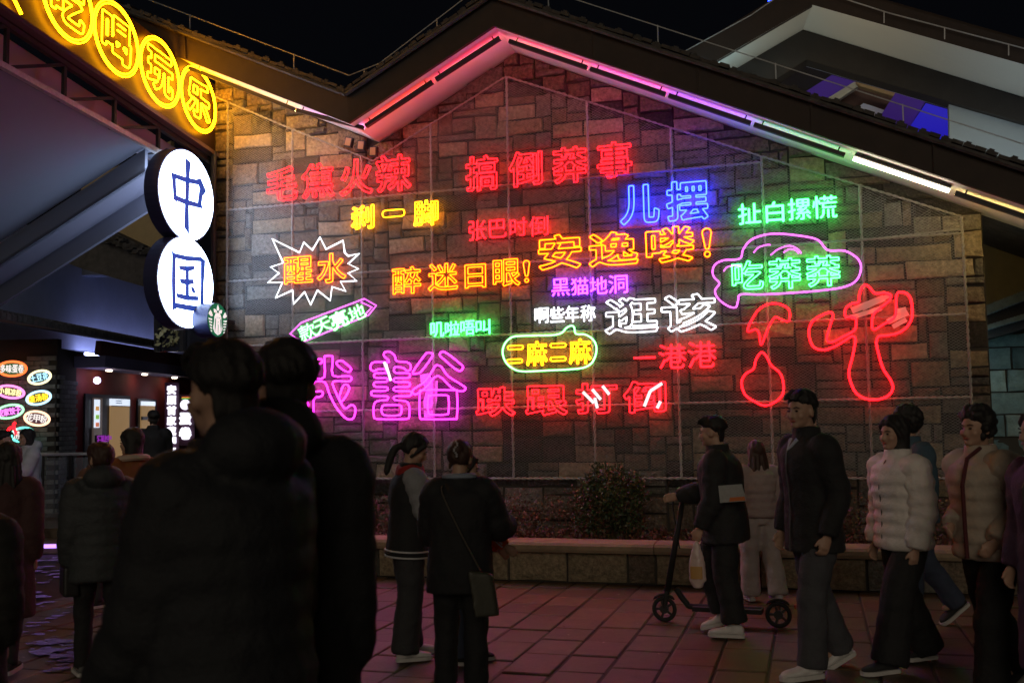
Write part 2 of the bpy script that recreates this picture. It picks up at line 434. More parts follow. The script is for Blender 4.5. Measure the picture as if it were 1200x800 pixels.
# ------------------------------------------------------------------ overhanging roof: soffit, fascia, tiles, wires, light bars
DV = .86
def roof(name, label, pts, d0, over, depth, thick=.35, soff=SOFFIT, shift=None, tiles=True, wires=True):
    e = empty(name, W(pts[0][0], pts[0][1], d0), label, 'roof')
    for (sa, za), (sb, zb) in zip(pts, pts[1:]):
        up = ZZ
        MB().prism([W(sa, za, d0+over), W(sb, zb, d0+over), W(sb, zb+.03, d0+over), W(sa, za+.03, d0+over)], NW*(over+.1)).build('soffit', soff, e)
        MB().prism([W(sa, za-.005, d0+over+.03), W(sb, zb-.005, d0+over+.03), W(sb, zb+thick, d0+over+.06), W(sa, za+thick, d0+over+.06)], NW*.05).build('fascia', FASCIA, e)
        MB().prism([W(sa, za+thick-.09, d0+over+.02), W(sb, zb+thick-.09, d0+over+.02), W(sb, zb+thick, d0+over), W(sa, za+thick, d0+over)], NW*(depth)).build('roof_slab', TILE, e)
        L = math.hypot(sb-sa, zb-za)
        for k in range(1, int(L/1.25)):
            f0 = k*1.25/L; c = W(sa+(sb-sa)*f0, za+(zb-za)*f0, d0+over+.052)
            MB().beam(c+ZZ*.01, c+ZZ*(thick-.02)-NW*.03, .012, .014, up=UW).build('joint_strip', FASCIA, e)
        MB().tube([W(sa, za+thick-.03, d0+over+.10), W(sb, zb+thick-.03, d0+over+.10)], .028, n=6).build('gutter', TILE, e)
        t = MB(); n = int(L/.11)
        for k in range(n):
            f0 = (k+.5)/n; c = W(sa+(sb-sa)*f0, za+(zb-za)*f0+thick+.022+random.uniform(-.012, .014), d0+over-.05)
            ax = unit(W(sb, zb, 0)-W(sa, za, 0))
            t.box(c+NW*.0, .105, .34, .03+random.uniform(0, .012), ax, NW, np.cross(ax, NW))
            if k % 2 == 0: t.box(c+ZZ*.03, .05, .30, .03, ax, NW, np.cross(ax, NW))
        tag(t.build('edge_tiles', TILE, e), kind='stuff')
    return e
main = roof('gable_roof', 'brown edged tiled roof with white soffit over the neon wall, dipping to a valley', [(-9.6, VALLEY[1]+SL*(9.6+VALLEY[0])), VALLEY, RIDGE, (6.5, RIDGE[1]-.468*(6.5-RIDGE[0]))], 0, DV, 7)
# safety wire on little posts along the roof edge
wire = empty('roof_wire', W(VALLEY[0], VALLEY[1]+.6, DV), 'thin safety wire on short posts following the edge of the gable roof', 'wire')
wpts = [(-9.6, VALLEY[1]+SL*(9.6+VALLEY[0])+.62), (VALLEY[0]-.05, VALLEY[1]+.62), (VALLEY[0]+.35, VALLEY[1]+.72), (RIDGE[0], RIDGE[1]+.66), (6.5, RIDGE[1]-.468*(6.5-RIDGE[0])+.62)]
MB().tube([W(s, z, DV-.1) for s, z in wpts], .008, n=4).build('cable', STEEL, wire)
for (sa, za), (sb, zb) in zip(wpts, wpts[1:]):
    n = max(1, int((sb-sa)/1.15))
    for k in range(n):
        t = (k+.5)/n; s = sa+(sb-sa)*t; z = za+(zb-za)*t
        MB().tube([W(s, z-.25, DV-.1), W(s, z+.01, DV-.1)], .008, n=4).build('post', STEEL, wire)
# linear light bars
def bar(x_s0, x_s1, col, st, lit=False, off=.0, lab='', wash=None):
    """bar between two s positions along the soffit, throws colour up on the soffit"""
    s0, s1 = x_s0, x_s1
    z0, z1 = soffit_z(s0+.0)-.075, soffit_z(s1-.0)-.075
    e = empty('light_bar', W((s0+s1)/2, (z0+z1)/2, .5), lab, 'light bar', 'linear light bars under the soffit')
    a, b = W(s0, z0, .70), W(s1, z1, .70); ax = unit(b-a); az = np.cross(ax, NW); az = az if az[2] > 0 else -az
    up = az
    if not lit:
        MB().beam(a, b, .055, .045, up=up).build('housing', DARKM, e)
        m_ = mat('bar_'+lab.replace(' ', '_')[-40:], (.02, .02, .02), .4, emis=col, es=st*2.2)
        m3 = mat('top_'+lab.replace(' ', '_')[-40:], (.02, .02, .02), .4, emis=col, es=st*.45)
        MB().beam(a+up*.024, b+up*.024, .03, .002, up=up).build('light_strip', m3, e)
        MB().beam(a+up*.006+NW*.0295, b+up*.006+NW*.0295, .002, .030, up=up).build('light_strip', m_, e)
        if wash:  # added warm strip, unseen from the front, to brighten the wall
            m2 = mat('wash_'+lab.replace(' ', '_')[-40:], (.02, .02, .02), .4, emis=wash[0], es=wash[1])
            MB().beam(a-up*.012+NW*.0295, b-up*.012+NW*.0295, .002, .010, up=up).build('added_wash_strip', m2, e)
    else:
        MB().beam(a+up*.04, b+up*.04, .06, .03, up=up).build('housing', DARKM, e)
        m_ = mat('lit_tube', (.9, .85, .75), .4, emis=col, es=st)
        MB().tube([a, b], .021, n=10).build('lit_tube', m_, e)
    for t in (.08, .92):
        c = a+(b-a)*t
        MB().tube([c, c+up*.07], .008, n=5).build('bracket', DARKM, e)
    return e
def sx(x, y=None):   # s on the outer soffit line for a photo column
    yy = y if y is not None else 150
    return wl(x, yy, .7)[0]
WARM = (1, .58, .2)
bar(sx(222, 82), sx(345, 122), (1, .55, .10), 3.5, lab='dark light bar throwing yellow light, leftmost under the soffit', wash=((1, .52, .05), 230))
bar(sx(348, 123), sx(426, 152), (1, .35, .85), 6, lab='dark light bar throwing lilac light just left of the roof valley', wash=((1, .5, .12), 6))
bar(sx(429, 150), sx(507, 100), (1, .05, .03), 9, lab='dark light bar throwing scarlet light just right of the roof valley', wash=((1, .5, .2), 1.8))
bar(sx(511, 98), sx(586, 52), (1, .04, .10), 8, lab='dark light bar throwing crimson light left of the gable ridge', wash=((1, .58, .14), 13))
bar(sx(597, 47), sx(688, 80), (1, .035, .12), 8, lab='dark light bar throwing rose light right of the gable ridge', wash=((1, .58, .14), 22))
bar(sx(692, 82), sx(780, 113), (1, .04, .40), 7, lab='dark light bar throwing magenta light, second right of the ridge', wash=((1, .58, .14), 13))
bar(sx(784, 115), sx(880, 150), (.5, .08, 1), 6, lab='dark light bar throwing violet light, third right of the ridge', wash=((1, .55, .2), 1.2))
bar(sx(884, 152), sx(990, 188), (.22, .75, .42), 2.2, lab='dark light bar throwing pale green light left of the lit tube', wash=((1, .62, .2), 12))
bar(sx(1000, 180), sx(1112, 216), (1, .84, .62), 14, lit=True, lab='bright warm white tube light glowing under the right eave')
bar(sx(1120, 238), sx(1260, 290), (1, .62, .25), 1.2, lab='dark light bar right of the glowing tube, under the right eave', wash=((1, .66, .16), 110))
# three small floodlights near the valley
for k, (x, y, lab) in enumerate([(409, 167, 'left one of three small brown floodlights under the roof valley'), (424, 171, 'middle one of three small brown floodlights under the roof valley'), (438, 178, 'right one of three small brown floodlights under the roof valley')]):
    c = wp(x, y, .16); e = empty('floodlight', c, lab, 'floodlight', 'small floodlights under the valley')
    rx = UW*math.cos(.2-.15*k)+ZZ*math.sin(-.25+.1*k); rx = unit(rx); rz = unit(np.cross(rx, NW)); rz = rz if rz[2] > 0 else -rz
    MB().box(c, .10, .06, .12, rx, NW, rz).build('housing', DARKM, e)
    MB().box(c-NW*.032, .075, .006, .095, rx, NW, rz).build('lens', mat('flood_lens', (.45, .28, .12), .3), e)
    MB().tube([c+rx*.06, c+NW*.12], .008, n=5).build('bracket', DARKM, e)

# ------------------------------------------------------------------ steel frame with mesh
frame = empty('lattice_screen', W(-3, 1, .07), 'twisted grey lattice frame with fine wire mesh over the stone wall', 'frame')
ss = [wl(*p)[0] for p in ((269.5, 330), (346, 300), (428, 400), (509.5, 350), (600, 340), (694.5, 345), (793, 350), (899, 350), (1010, 290), (1127, 280))]
FD = .07
zs = [wl(600, 218)[1], wl(600, 309)[1], wl(600, 392)[1], wl(600, 477)[1], wl(600, 560)[1]]
top = lambda s: (wl(428, 224)[1]+0) if False else None
tpl = [wl(250, 113), wl(345, 153), wl(440, 190), wl(595, 92), wl(689, 121), wl(788, 152), wl(892, 185), wl(1004, 218), wl(1125, 255)]
def topz(s):
    for (a, za), (b, zb) in zip(tpl, tpl[1:]):
        if s <= b: return za+(zb-za)*(s-a)/(b-a)
    return tpl[-1][1]
def twist(a, b, r=.015, name='lattice_bar'):
    a, b = A(a), A(b); L = np.linalg.norm(b-a); m = MB(); ax = unit(b-a); X = NW; Y = np.cross(ax, X); n = max(4, int(L/.022))
    for ph in (0, math.pi):
        m.tube([a+(b-a)*t+(X*math.cos(ph+t*L*42)+Y*math.sin(ph+t*L*42))*r*.62 for t in np.linspace(0, 1, n+1)], r*.62, n=4)
    return m.build(name, ROPE, frame, smooth=True)
for s in ss:
    zt = min(topz(s), 9)
    twist(W(s, zs[4], FD), W(s, zt, FD))
xs0, xs1 = ss[0], ss[-1]
for z in zs[1:]: twist(W(xs0 if z != zs[4] else xs0, z, FD), W(xs1, z, FD))
twist(W(xs0, zs[0], FD), W(ss[7], zs[0], FD))
for (a, za), (b, zb) in zip(tpl, tpl[1:]): twist(W(a, za, FD), W(b, zb, FD), r=.012)
twist(W(ss[8], wl(1010, 283)[1], FD), W(ss[9], wl(1125, 270)[1], FD), r=.012)
# diagonal wires (expanded mesh), clipped to the frame
mesh = MB(); stp = .030
def clipseg(dirn):
    cnt = 0
    for k in range(-340, 480):
        # line z = dirn*slope*s + c
        c0 = k*stp
        sa, sb = xs0, xs1; seg = None; pts = []
        N = 60
        for i in range(N+1):
            s = sa+(sb-sa)*i/N; z = dirn*.62*(s-sa)+c0
            ok = zs[4] < z < topz(s)
            if ok: seg = (s, z) if seg is None else seg; last = (s, z)
            if (not ok or i == N) and seg is not None:
                if last[0]-seg[0] > .02: pts.append((seg, last))
                seg = None
        for p, q in pts:
            a, b = W(p[0], p[1], FD+.0), W(q[0], q[1], FD+.0); t = .0009*unit(np.cross(b-a, NW))
            mesh.add([a-t, b-t, b+t, a+t], [(0, 1, 2, 3)])
clipseg(1); clipseg(-1)
tag(mesh.build('wire_mesh', WIRE, frame), kind='stuff')

# ------------------------------------------------------------------ planter bench, soil, plants
pl = empty('planter_bench', W(-2, 0, 1.3), 'long low stone planter wall with a rounded seat-height capstone', 'planter')
FRD = CW-gnd(690, 684)@NW; ptop = .40
MB().prism([W(-6.9, 0, FRD-.06), W(4.6, 0, FRD-.06), W(4.6, ptop-.1, FRD-.06), W(-6.9, ptop-.1, FRD-.06)], NW*.22).build('bench_core', MORTAR, pl)
s = -6.9
while s < 4.5:
    wd = random.choice([.28, .42, .5, .55, .62]); b = MB()
    stone(b, [(s+.008, .01), (s+wd-.008, .01), (s+wd-.008, ptop-.10), (s+.008, ptop-.10)], fr=lambda s_, z_, d_: W(s_, z_, d_+FRD-.045))
    b.build('face_stone', STONE[random.choice([0, 1, 2, 0, 1])], pl); s += wd
s = -6.95
while s < 4.5:
    wd = random.choice([1.1, 1.3, 1.5]); b = MB()
    pr = [(FRD+.03, ptop-.09), (FRD+.045, ptop-.06), (FRD+.045, ptop-.02), (FRD+.02, ptop+.005), (FRD-.06, ptop+.012), (FRD-.30, ptop+.012), (FRD-.30, ptop-.09)]
    b.prism([W(s+.004, z, d) for d, z in pr], UW*(wd-.008)); b.build('capstone', CAP, pl); s += wd
MB().prism([W(-6.9, 0, FRD-.3), W(4.6, 0, FRD-.3), W(4.6, .34, FRD-.3), W(-6.9, .34, FRD-.3)], NW*(FRD-.31)).build('soil', mat('soil', (.05, .035, .025), .95, noise=.4, bump=1), pl)
def leaves(mb, c, rad, n, size, shell=.55, squash=1.0, mats=3):
    for _ in range(n):
        v = unit(rng.normal(size=3)); rr = (shell+(1-shell)*rng.random())**(1/1.5)*(1+.10*math.sin(5*v[0]+3*v[2])+.08*math.sin(9*v[1]+7*v[2]))
        p = A(c)+A(rad)*v*rr
        if p[2] < .34: continue
        t = unit(rng.normal(size=3)+v*.5); q = unit(np.cross(t, rng.normal(size=3))); L = size*rng.uniform(.6, 1.3)
        mb.add([p, p+t*L*.5+q*L*.28, p+t*L, p+t*L*.5-q*L*.28], [(0, 1, 2, 3)], mi=int(rng.integers(mats)))
LG = [mat('leaf_green', (.05, .075, .03), .5), mat('leaf_olive', (.09, .09, .035), .5), mat('leaf_deep', (.025, .045, .02), .5)]
LR = [mat('leaf_russet', (.14, .05, .03), .55), mat('leaf_wine', (.08, .03, .028), .55), mat('leaf_bronze', (.11, .07, .035), .55)]
hd = MB()
for k in range(64):
    s = -6.6+k*.17+random.uniform(-.05, .05)
    if -1.9 < s < -.75: continue
    leaves(hd, W(s, .52+random.uniform(-.03, .03), .72+random.uniform(-.15, .15)), (.26, .26, .34+random.uniform(-.06, .05)), 330, .035)
for k in range(2600):
    s = random.uniform(-6.8, 4.4); leaves(hd, W(s, .38, random.uniform(.3, 1.0)), (.05, .05, .05), 2, .06)
tag(hd.build('hedge', LR), 'low russet hedge growing along the stone planter under the wall', 'hedge', kind='stuff')
bc = wp(716, 590, .62)
bush = empty('round_bush', (bc[0], bc[1], .34), 'rounded dark green bush standing taller than the hedge in the planter', 'bush')
bm_ = MB(); leaves(bm_, (bc[0], bc[1], .70), (.38, .34, .38), 6000, .042, shell=.3)
for k in range(60):
    v = unit(A([rng.normal(), rng.normal(), abs(rng.normal())+.3])); leaves(bm_, A([bc[0], bc[1], .70])+v*A([.40, .34, .40])*rng.uniform(.85, 1.12), (.05, .05, .07), 30, .045)
bm_.build('foliage', LG, bush)
st = MB()
for k in range(14):
    v = unit(A([rng.normal(), rng.normal(), 1.6])); st.tube([A([bc[0], bc[1], .34]), A([bc[0], bc[1], .34])+v*.35, A([bc[0], bc[1], .36])+v*A([.8, .8, .6])], [.014, .009, .004], n=5)
st.build('stem', mat('bark', (.09, .06, .04), .9), bush)
#==SIGNS==
# ------------------------------------------------------------------ neon slogans on the wall
O = .014
sign('neon_sign', 'red outlined slogan 毛焦火辣 at the upper left of the wall', 'neon sign', [('毛', 313, 196, 348, 235), ('焦', 354, 192, 391, 231), ('火', 399, 187, 436, 228), ('辣', 441, 182, 481, 224)], N_RED, O)
sign('neon_sign', 'red outlined slogan 搞倒莽事 highest under the gable', 'neon sign', [('搞', 546, 183, 583, 223), ('倒', 597, 178, 635, 218), ('莽', 648, 173, 687, 214), ('事', 700, 167, 740, 208)], N_RED, O)
sign('neon_sign', 'small golden slogan 刹一脚 between two red slogans', 'neon sign', [('刹', 412, 241, 438, 268), ('一', 448, 246, 474, 254), ('脚', 485, 235, 513, 264)], N_GOLD, .010, r=.0065)
sign('neon_sign', 'small thin red slogan 张巴时倒 above the starting 安逸喽', 'neon sign', [('张', 550, 259, 569, 281), ('巴', 574, 258, 593, 278), ('时', 598, 256, 617, 276), ('倒', 621, 254, 642, 276)], N_RED, -.026, r=.008)
sign('neon_sign', 'bright blue outlined slogan 儿摆 at the upper right', 'neon sign', [('儿', 727, 217, 772, 262), ('摆', 781, 212, 829, 258)], N_BLUE, .026, r=.0085)
sign('neon_sign', 'thin green slogan 扯白摞慌 near the right end of the wall', 'neon sign', [('扯', 866, 239, 891, 262), ('白', 898, 237, 918, 260), ('摞', 924, 233, 949, 257), ('慌', 953, 230, 980, 255)], N_GRN, -.022, r=.009)
sign('neon_sign', 'large yellow outlined slogan 安逸喽! in the middle of the wall', 'neon sign', [('安', 631, 275, 681, 315), ('逸', 690, 272, 747, 311), ('喽', 757, 266, 813, 307), ('!', 821, 269, 836, 301)], N_YEL, .022, r=.0085)
sign('neon_sign', 'yellow outlined slogan 醉迷日眼! left of the larger yellow one', 'neon sign', [('醉', 460, 313, 493, 344), ('迷', 502, 309, 536, 340), ('日', 545, 310, 569, 337), ('眼', 578, 304, 609, 335), ('!', 612, 306, 622, 331)], N_YEL, .010)
sign('neon_sign', 'small purple slogan 黑猫地洞 below the large yellow slogan', 'neon sign', [('黑', 647, 327, 667, 346), ('猫', 670, 326, 689, 345), ('地', 692, 325, 711, 344), ('洞', 714, 323, 735, 343)], N_PUR, -.026, r=.008)
sign('neon_sign', 'small white slogan 啊些年称 left of the big white one', 'neon sign', [('啊', 627, 361, 643, 378), ('些', 645, 360, 661, 377), ('年', 663, 359, 678, 377), ('称', 681, 358, 697, 376)], N_WHT, -.02, r=.008)
sign('neon_sign', 'large white outlined slogan 逛该 in the middle right', 'neon sign', [('逛', 709, 349, 770, 390), ('该', 775, 345, 838, 388)], N_WHT, .022, r=.0095)
sign('neon_sign', 'thin red slogan 一港港 below the big white slogan', 'neon sign', [('一', 743, 417, 768, 421), ('港', 773, 404, 803, 431), ('港', 807, 401, 838, 430)], N_RED, -.022, r=.0095)
sign('neon_sign', 'small green slogan 叽啦唔叫 above the magenta characters', 'neon sign', [('叽', 505, 378, 520, 394), ('啦', 522, 377, 538, 393), ('唔', 540, 376, 556, 392), ('叫', 558, 375, 574, 391)], N_GRN, -.02, r=.008)
e = empty('neon_sign', wp(450, 450, .13), 'huge magenta outlined slogan 我害谷 at the lower left, partly behind the near men', 'neon sign')
def traced(ox, oy, k, loops, m_, r):
    mb = MB()
    for L in loops: mb.tube(catmull([wp(ox+x/k, oy+y/k, .13) for x, y in L], True, 3), r, closed=True, n=6, ref=-NW)
    mb.build('character', m_, e, smooth=True)
traced(320, 340, 4.707, [[(283, 478), (283, 375), (293, 362), (320, 362), (330, 378), (330, 470), (415, 472), (432, 487), (415, 503), (332, 503), (345, 560), (385, 640), (405, 650), (430, 632), (452, 645), (450, 690), (430, 712), (395, 700), (345, 640), (310, 570), (285, 507), (227, 507), (227, 556), (265, 556), (276, 570), (262, 586), (225, 600), (222, 690), (200, 712), (165, 705), (165, 690), (190, 680), (190, 615), (150, 625), (145, 605), (190, 590), (190, 507), (150, 503), (142, 490), (150, 478), (190, 476), (190, 425), (160, 428), (158, 412), (210, 400), (255, 378), (272, 390), (262, 404), (226, 417), (227, 478)],
    [(350, 398), (368, 388), (385, 392), (425, 425), (430, 440), (415, 450), (385, 438), (355, 412)], [(365, 590), (385, 530), (405, 520), (420, 535), (412, 565), (380, 612)]], N_PNK, .0095)
traced(300, 340, 4.0, [[(537, 362), (542, 343), (565, 336), (625, 335), (600, 308), (604, 291), (625, 288), (650, 306), (660, 332), (705, 336), (724, 350), (724, 370), (708, 378), (690, 364), (652, 360), (652, 386), (712, 388), (722, 399), (712, 410), (652, 412), (652, 429), (712, 431), (722, 441), (712, 452), (652, 454), (652, 471), (720, 473), (728, 484), (718, 495), (652, 497), (652, 514), (695, 518), (716, 534), (718, 588), (700, 603), (572, 603), (553, 588), (554, 532), (578, 517), (614, 514), (614, 497), (550, 494), (540, 483), (550, 472), (612, 470), (612, 454), (562, 452), (552, 441), (562, 430), (612, 428), (612, 412), (562, 410), (553, 400), (562, 389), (610, 387), (608, 372), (572, 370), (555, 378), (541, 374)],
    [(603, 538), (670, 538), (682, 550), (680, 574), (668, 586), (606, 586), (590, 572), (590, 550)]], N_PNK, .0095)
traced(300, 340, 4.0, [[(735, 383), (790, 305), (806, 292), (825, 297), (824, 314), (775, 380), (752, 390)], [(866, 292), (888, 291), (962, 348), (969, 366), (945, 376), (872, 316), (862, 303)],
    [(838, 358), (852, 352), (870, 360), (900, 402), (972, 448), (981, 464), (960, 473), (915, 455), (852, 400), (800, 452), (752, 487), (736, 481), (738, 464), (795, 425)],
    [(784, 468), (925, 468), (942, 484), (942, 588), (925, 603), (788, 603), (768, 588), (768, 484)], [(822, 492), (890, 492), (903, 506), (903, 568), (890, 582), (822, 582), (807, 568), (807, 506)]], N_PNK, .0095)
sign('neon_sign', 'red outlined slogan 跌跟打倒 lowest on the wall', 'neon sign', [('跌', 558, 454, 603, 487), ('跟', 616, 452, 664, 486), ('打', 675, 449, 723, 484), ('倒', 731, 447, 780, 483)], N_RED, .022, r=.008)
e = sign('neon_sign', 'amber slogan 醒水 inside a white spiky neon starburst', 'neon sign', [('醒', 333, 301, 366, 332), ('水', 372, 297, 405, 331)], N_YEL, .012)
burst = [(319, 280), (351, 296), (356, 284), (366, 293), (375, 278), (382, 292), (402, 282), (404, 296), (408, 300), (421, 297), (408, 309), (420, 315), (408, 320), (418, 329), (399, 330), (405, 341), (389, 336), (387, 352), (372, 340), (364, 357), (357, 342), (344, 356), (343, 340), (323, 349), (331, 331), (314, 331), (327, 320), (317, 313), (332, 308)]
MB().tube([wp(x, y, .13) for x, y in burst], .011, closed=True, n=6, ref=-NW).build('tube_outline', N_WHT, e)
e = sign('neon_sign', 'green slogan 款天亮地 in a tilted magenta arrow board', 'neon sign', [('款', 351, 380, 369, 397), ('天', 369, 373, 387, 389), ('地', 409, 358, 427, 375)], N_GW, -.02, r=.008, rot=.36)
sign('', '', '', [('亮', 388, 365, 407, 384)], N_GW, -.005, r=.010, rot=.36, parent=e)
for k, q in enumerate(([(340, 391), (353, 378), (427, 350), (441, 358), (432, 369), (354, 401)], [(423, 354), (436, 360), (428, 368)])):
    MB().tube([wp(x, y, .13) for x, y in q], .009, closed=(k == 0), n=6, ref=-NW).build('tube_outline', N_LIL, e)
e = sign('neon_sign', 'yellow slogan 二麻二麻 in a rounded green neon capsule with a bump', 'neon sign', [('麻', 617, 400, 641, 428), ('麻', 667, 397, 692, 426)], N_GOLD, .006, r=.006)
for x0, y0 in ((604, 407), (603, 423), (654, 404.5), (654, 420.5)):
    sign('', '', '', [('一', x0-9, y0-2.2, x0+9, y0+2.2)], N_GOLD, .02, r=.0075, parent=e)
outline(e, [(592, 402), (600, 395), (612, 393.5), (630, 393), (648, 392.5), (658, 390), (664, 384), (670, 381.5), (673, 384), (675, 391), (686, 392), (696, 399), (699, 410), (695, 423), (686, 430), (670, 432.5), (640, 434), (612, 435), (600, 431), (592, 423), (589, 412)], N_GW, r=.011)
e = sign('neon_sign', 'white green slogan 吃莽莽 inside a pink neon speech cloud', 'neon sign', [('吃', 858, 306, 894, 339), ('莽', 901, 303, 938, 338), ('莽', 945, 300, 984, 335)], N_GRN, .012)
outline(e, [(835, 318), (838, 310), (848, 305), (867, 303), (871, 292), (882, 280), (905, 274), (935, 276), (958, 281), (970, 293), (990, 294), (1005, 303), (1009, 314), (1004, 328), (990, 336), (965, 340), (930, 343), (892, 345), (868, 345), (865, 352), (862, 360), (852, 358), (841, 349), (838, 340), (843, 332), (837, 325)], N_LIL, r=.011)
for q in ([(848, 318), (852, 313), (861, 311), (868, 312)], [(883, 296), (889, 290), (898, 287), (903, 287)], [(903, 299), (912, 292), (925, 288), (935, 292), (939, 297)], [(918, 296), (925, 292), (932, 293), (936, 297)]):
    outline(e, q, N_LIL, r=.008, closed=False)
e = empty('neon_sign', wp(1010, 400, .13), 'large red neon outline figure with a three lobed top at the right', 'neon sign')
outline(e, [(1015, 334), (1020, 338), (1026, 344), (1036, 343), (1044, 346), (1041, 353), (1030, 362), (1023, 370), (1023, 386), (1035, 380), (1047, 373), (1050, 366), (1051, 345), (1060, 343), (1067, 350), (1069, 368), (1065, 380), (1055, 389), (1040, 393), (1030, 394), (1027, 402), (1030, 416), (1035, 432), (1044, 446), (1046, 456), (1040, 464), (1028, 468), (1015, 467), (1003, 460), (996, 445), (995, 434), (999, 418), (1002, 402), (1002, 396), (998, 394), (990, 399), (978, 406), (965, 410), (953, 406), (948, 392), (950, 380), (958, 372), (972, 366), (976, 370), (972, 384), (969, 397), (974, 401), (985, 396), (1000, 388), (1003, 382), (1003, 374), (999, 371), (991, 371), (991, 362), (998, 356), (1006, 354), (1007, 346), (1010, 337)], N_FIG, r=.014)
mb = MB()
for k, (p, q, wdt) in enumerate([((997, 372), (1033, 361), .05), ((998, 364), (1036, 349), .07), ((1010, 362), (1042, 346), .05)]):
    mb.beam(wp(*p, .105+.004*k), wp(*q, .105+.004*k), .004, wdt, up=-np.cross(unit(wp(*q)-wp(*p)), NW))
for k, (p, q, wdt) in enumerate([((1040, 377), (1064, 366), .06), ((1046, 383), (1062, 374), .05), ((1050, 365), (1062, 362), .05)]):
    mb.beam(wp(*p, .105+.004*k), wp(*q, .105+.004*k), .004, wdt, up=-np.cross(unit(wp(*q)-wp(*p)), NW))
mb.build('grey_tape', mat('tape_grey', (.85, .82, .88), .5, bump=.4), e)
e = empty('neon_sign', wp(900, 400, .13), 'red neon outline of a bent petal above a pear shape', 'neon sign')
outline(e, [(876, 388), (881, 375), (890, 362), (902, 356), (916, 357), (925, 364), (924, 376), (915, 374), (908, 372), (900, 385), (892, 404), (890, 392), (886, 386)], N_FIG, r=.012)
outline(e, [(892, 413), (897, 416), (904, 428), (914, 437), (918, 449), (917, 462), (908, 471), (896, 475), (884, 470), (873, 462), (869, 448), (874, 438), (883, 432), (886, 421)], N_FIG, r=.013)
# torn taped patches on some signs; white glow put in to brighten them
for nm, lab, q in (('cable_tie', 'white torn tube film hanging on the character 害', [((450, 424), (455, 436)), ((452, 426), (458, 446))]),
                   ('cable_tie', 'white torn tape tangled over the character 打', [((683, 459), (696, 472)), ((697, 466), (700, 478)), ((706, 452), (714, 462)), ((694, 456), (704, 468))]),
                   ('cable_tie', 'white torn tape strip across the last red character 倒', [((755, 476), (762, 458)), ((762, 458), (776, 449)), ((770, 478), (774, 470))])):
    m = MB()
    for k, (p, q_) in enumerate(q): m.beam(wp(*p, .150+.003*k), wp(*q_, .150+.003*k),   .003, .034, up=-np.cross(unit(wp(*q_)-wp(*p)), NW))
    tag(m.build('torn_tape', mat('torn_tape_glow', (.9, .9, .9), .5, emis=(.9, .93, 1), es=1.1)), lab, 'tape')
pm = MB(); pm.prism([wp(x, y, .055) for x, y in ((492, 439), (502, 437), (508, 446), (513, 446), (512, 470), (508, 489), (497, 489), (496, 470), (500, 455), (493, 448))], NW*.004)
tag(pm.build('plastic_bag_scrap', mat('bag_film', (.8, .76, .88), .4)), 'pale plastic scrap caught behind the character 谷', 'plastic scrap')
# ------------------------------------------------------------------ yellow sign board and truss at the left
SB = -7.5
pa, pb = perp(253, 183, SB), perp(0, 10, SB)
bs = (pb[1]-pa[1])/(pb[0]-pa[0]); bz = lambda d: pa[1]+bs*(d-pa[0])
BH = perp(249, 97, SB)[1]-bz(perp(249, 97, SB)[0])
DE = 5.6
board = empty('neon_board', W(SB, bz(0), 0), 'long dark sloping sign board with yellow neon words 吃喝玩乐 in ovals', 'sign board')
d0_ = .02
MB().prism([W(SB, bz(d0_), d0_), W(SB, bz(DE), DE), W(SB, bz(DE)+BH, DE), W(SB, bz(d0_)+BH, d0_)], -UW*.12).build('panel', mat('board_maroon', (.022, .009, .008), .45, noise=.2, scale=3), board)
MB().beam(W(SB+.03, bz(d0_)-.02, d0_), W(SB+.03, bz(DE)-.02, DE), .10, .05).build('bottom_trim', mat('trim_bronze', (.25, .18, .17), .35, .6), board)
MB().beam(W(SB+.02, bz(d0_), d0_+.02), W(SB+.02, bz(d0_)+BH, d0_+.02), .05, .04).build('end_trim', mat('trim_bronze', (1, 1, 1)), board)
bx_ = unit(NW-bs*ZZ); YSG = N_SIGN
for ch, cx, cy in (('乐', 233, 117), ('玩', 188, 85), ('喝', 137, 46), ('吃', 80, 3)):
    c = pp(cx, cy, SB+.06); mb = MB()
    for k in (0, 1):
        mb.tube([c+bx_*(.392-.03*k)*math.cos(t)+ZZ*(.405-.032*k)*math.sin(t) for t in np.linspace(0, 2*math.pi, 40, endpoint=False)], .0085, closed=True, n=6, ref=UW)
    mb.build('oval_tube', YSG, board, smooth=True)
    mb = MB(); place_glyph(mb, ch, c, bx_, ZZ, .50, .50, .036, .0085, nrm=UW); mb.build('character', YSG, board, smooth=True)
c0 = pp(22, 8, SB+.06); MB().tube([pp(25, 17, SB+.06), pp(14, -6, SB+.06)], .016, n=6).build('stroke_tube', YSG, board)
truss = empty('roof_truss', W(SB, bz(0)-.4, 0), 'dark steel truss running under the yellow lettered sign board', 'truss')
ta, tb = perp(190, 178, SB), perp(0, 72, SB); ts = (tb[1]-ta[1])/(tb[0]-ta[0]); tz = lambda d: ta[1]+ts*(d-ta[0])
MB().beam(W(SB-.05, tz(0)-.0, 0), W(SB-.05, tz(DE), DE), .06, .06).build('bottom_chord', STEEL, truss)
MB().beam(W(SB-.05, bz(0)-.09, 0), W(SB-.05, bz(DE)-.09, DE), .06, .05).build('top_chord', DARKM, truss)
d = .35; k = 0
while d < DE-.2:
    MB().beam(W(SB-.05, tz(d), d), W(SB-.05, bz(d)-.1, d), .04, .04, up=UW).build('strut', DARKM, truss)
    MB().beam(W(SB-.05, bz(d)-.1, d), W(SB-.05, tz(d+.8), d+.8), .035, .035, up=UW).build('diagonal', DARKM, truss)
    MB().beam(W(SB-.05, tz(d), d), W(SB-.75, tz(d)+.03, d-.1), .035, .035).build('cross_strut', DARKM, truss)
    d += .8
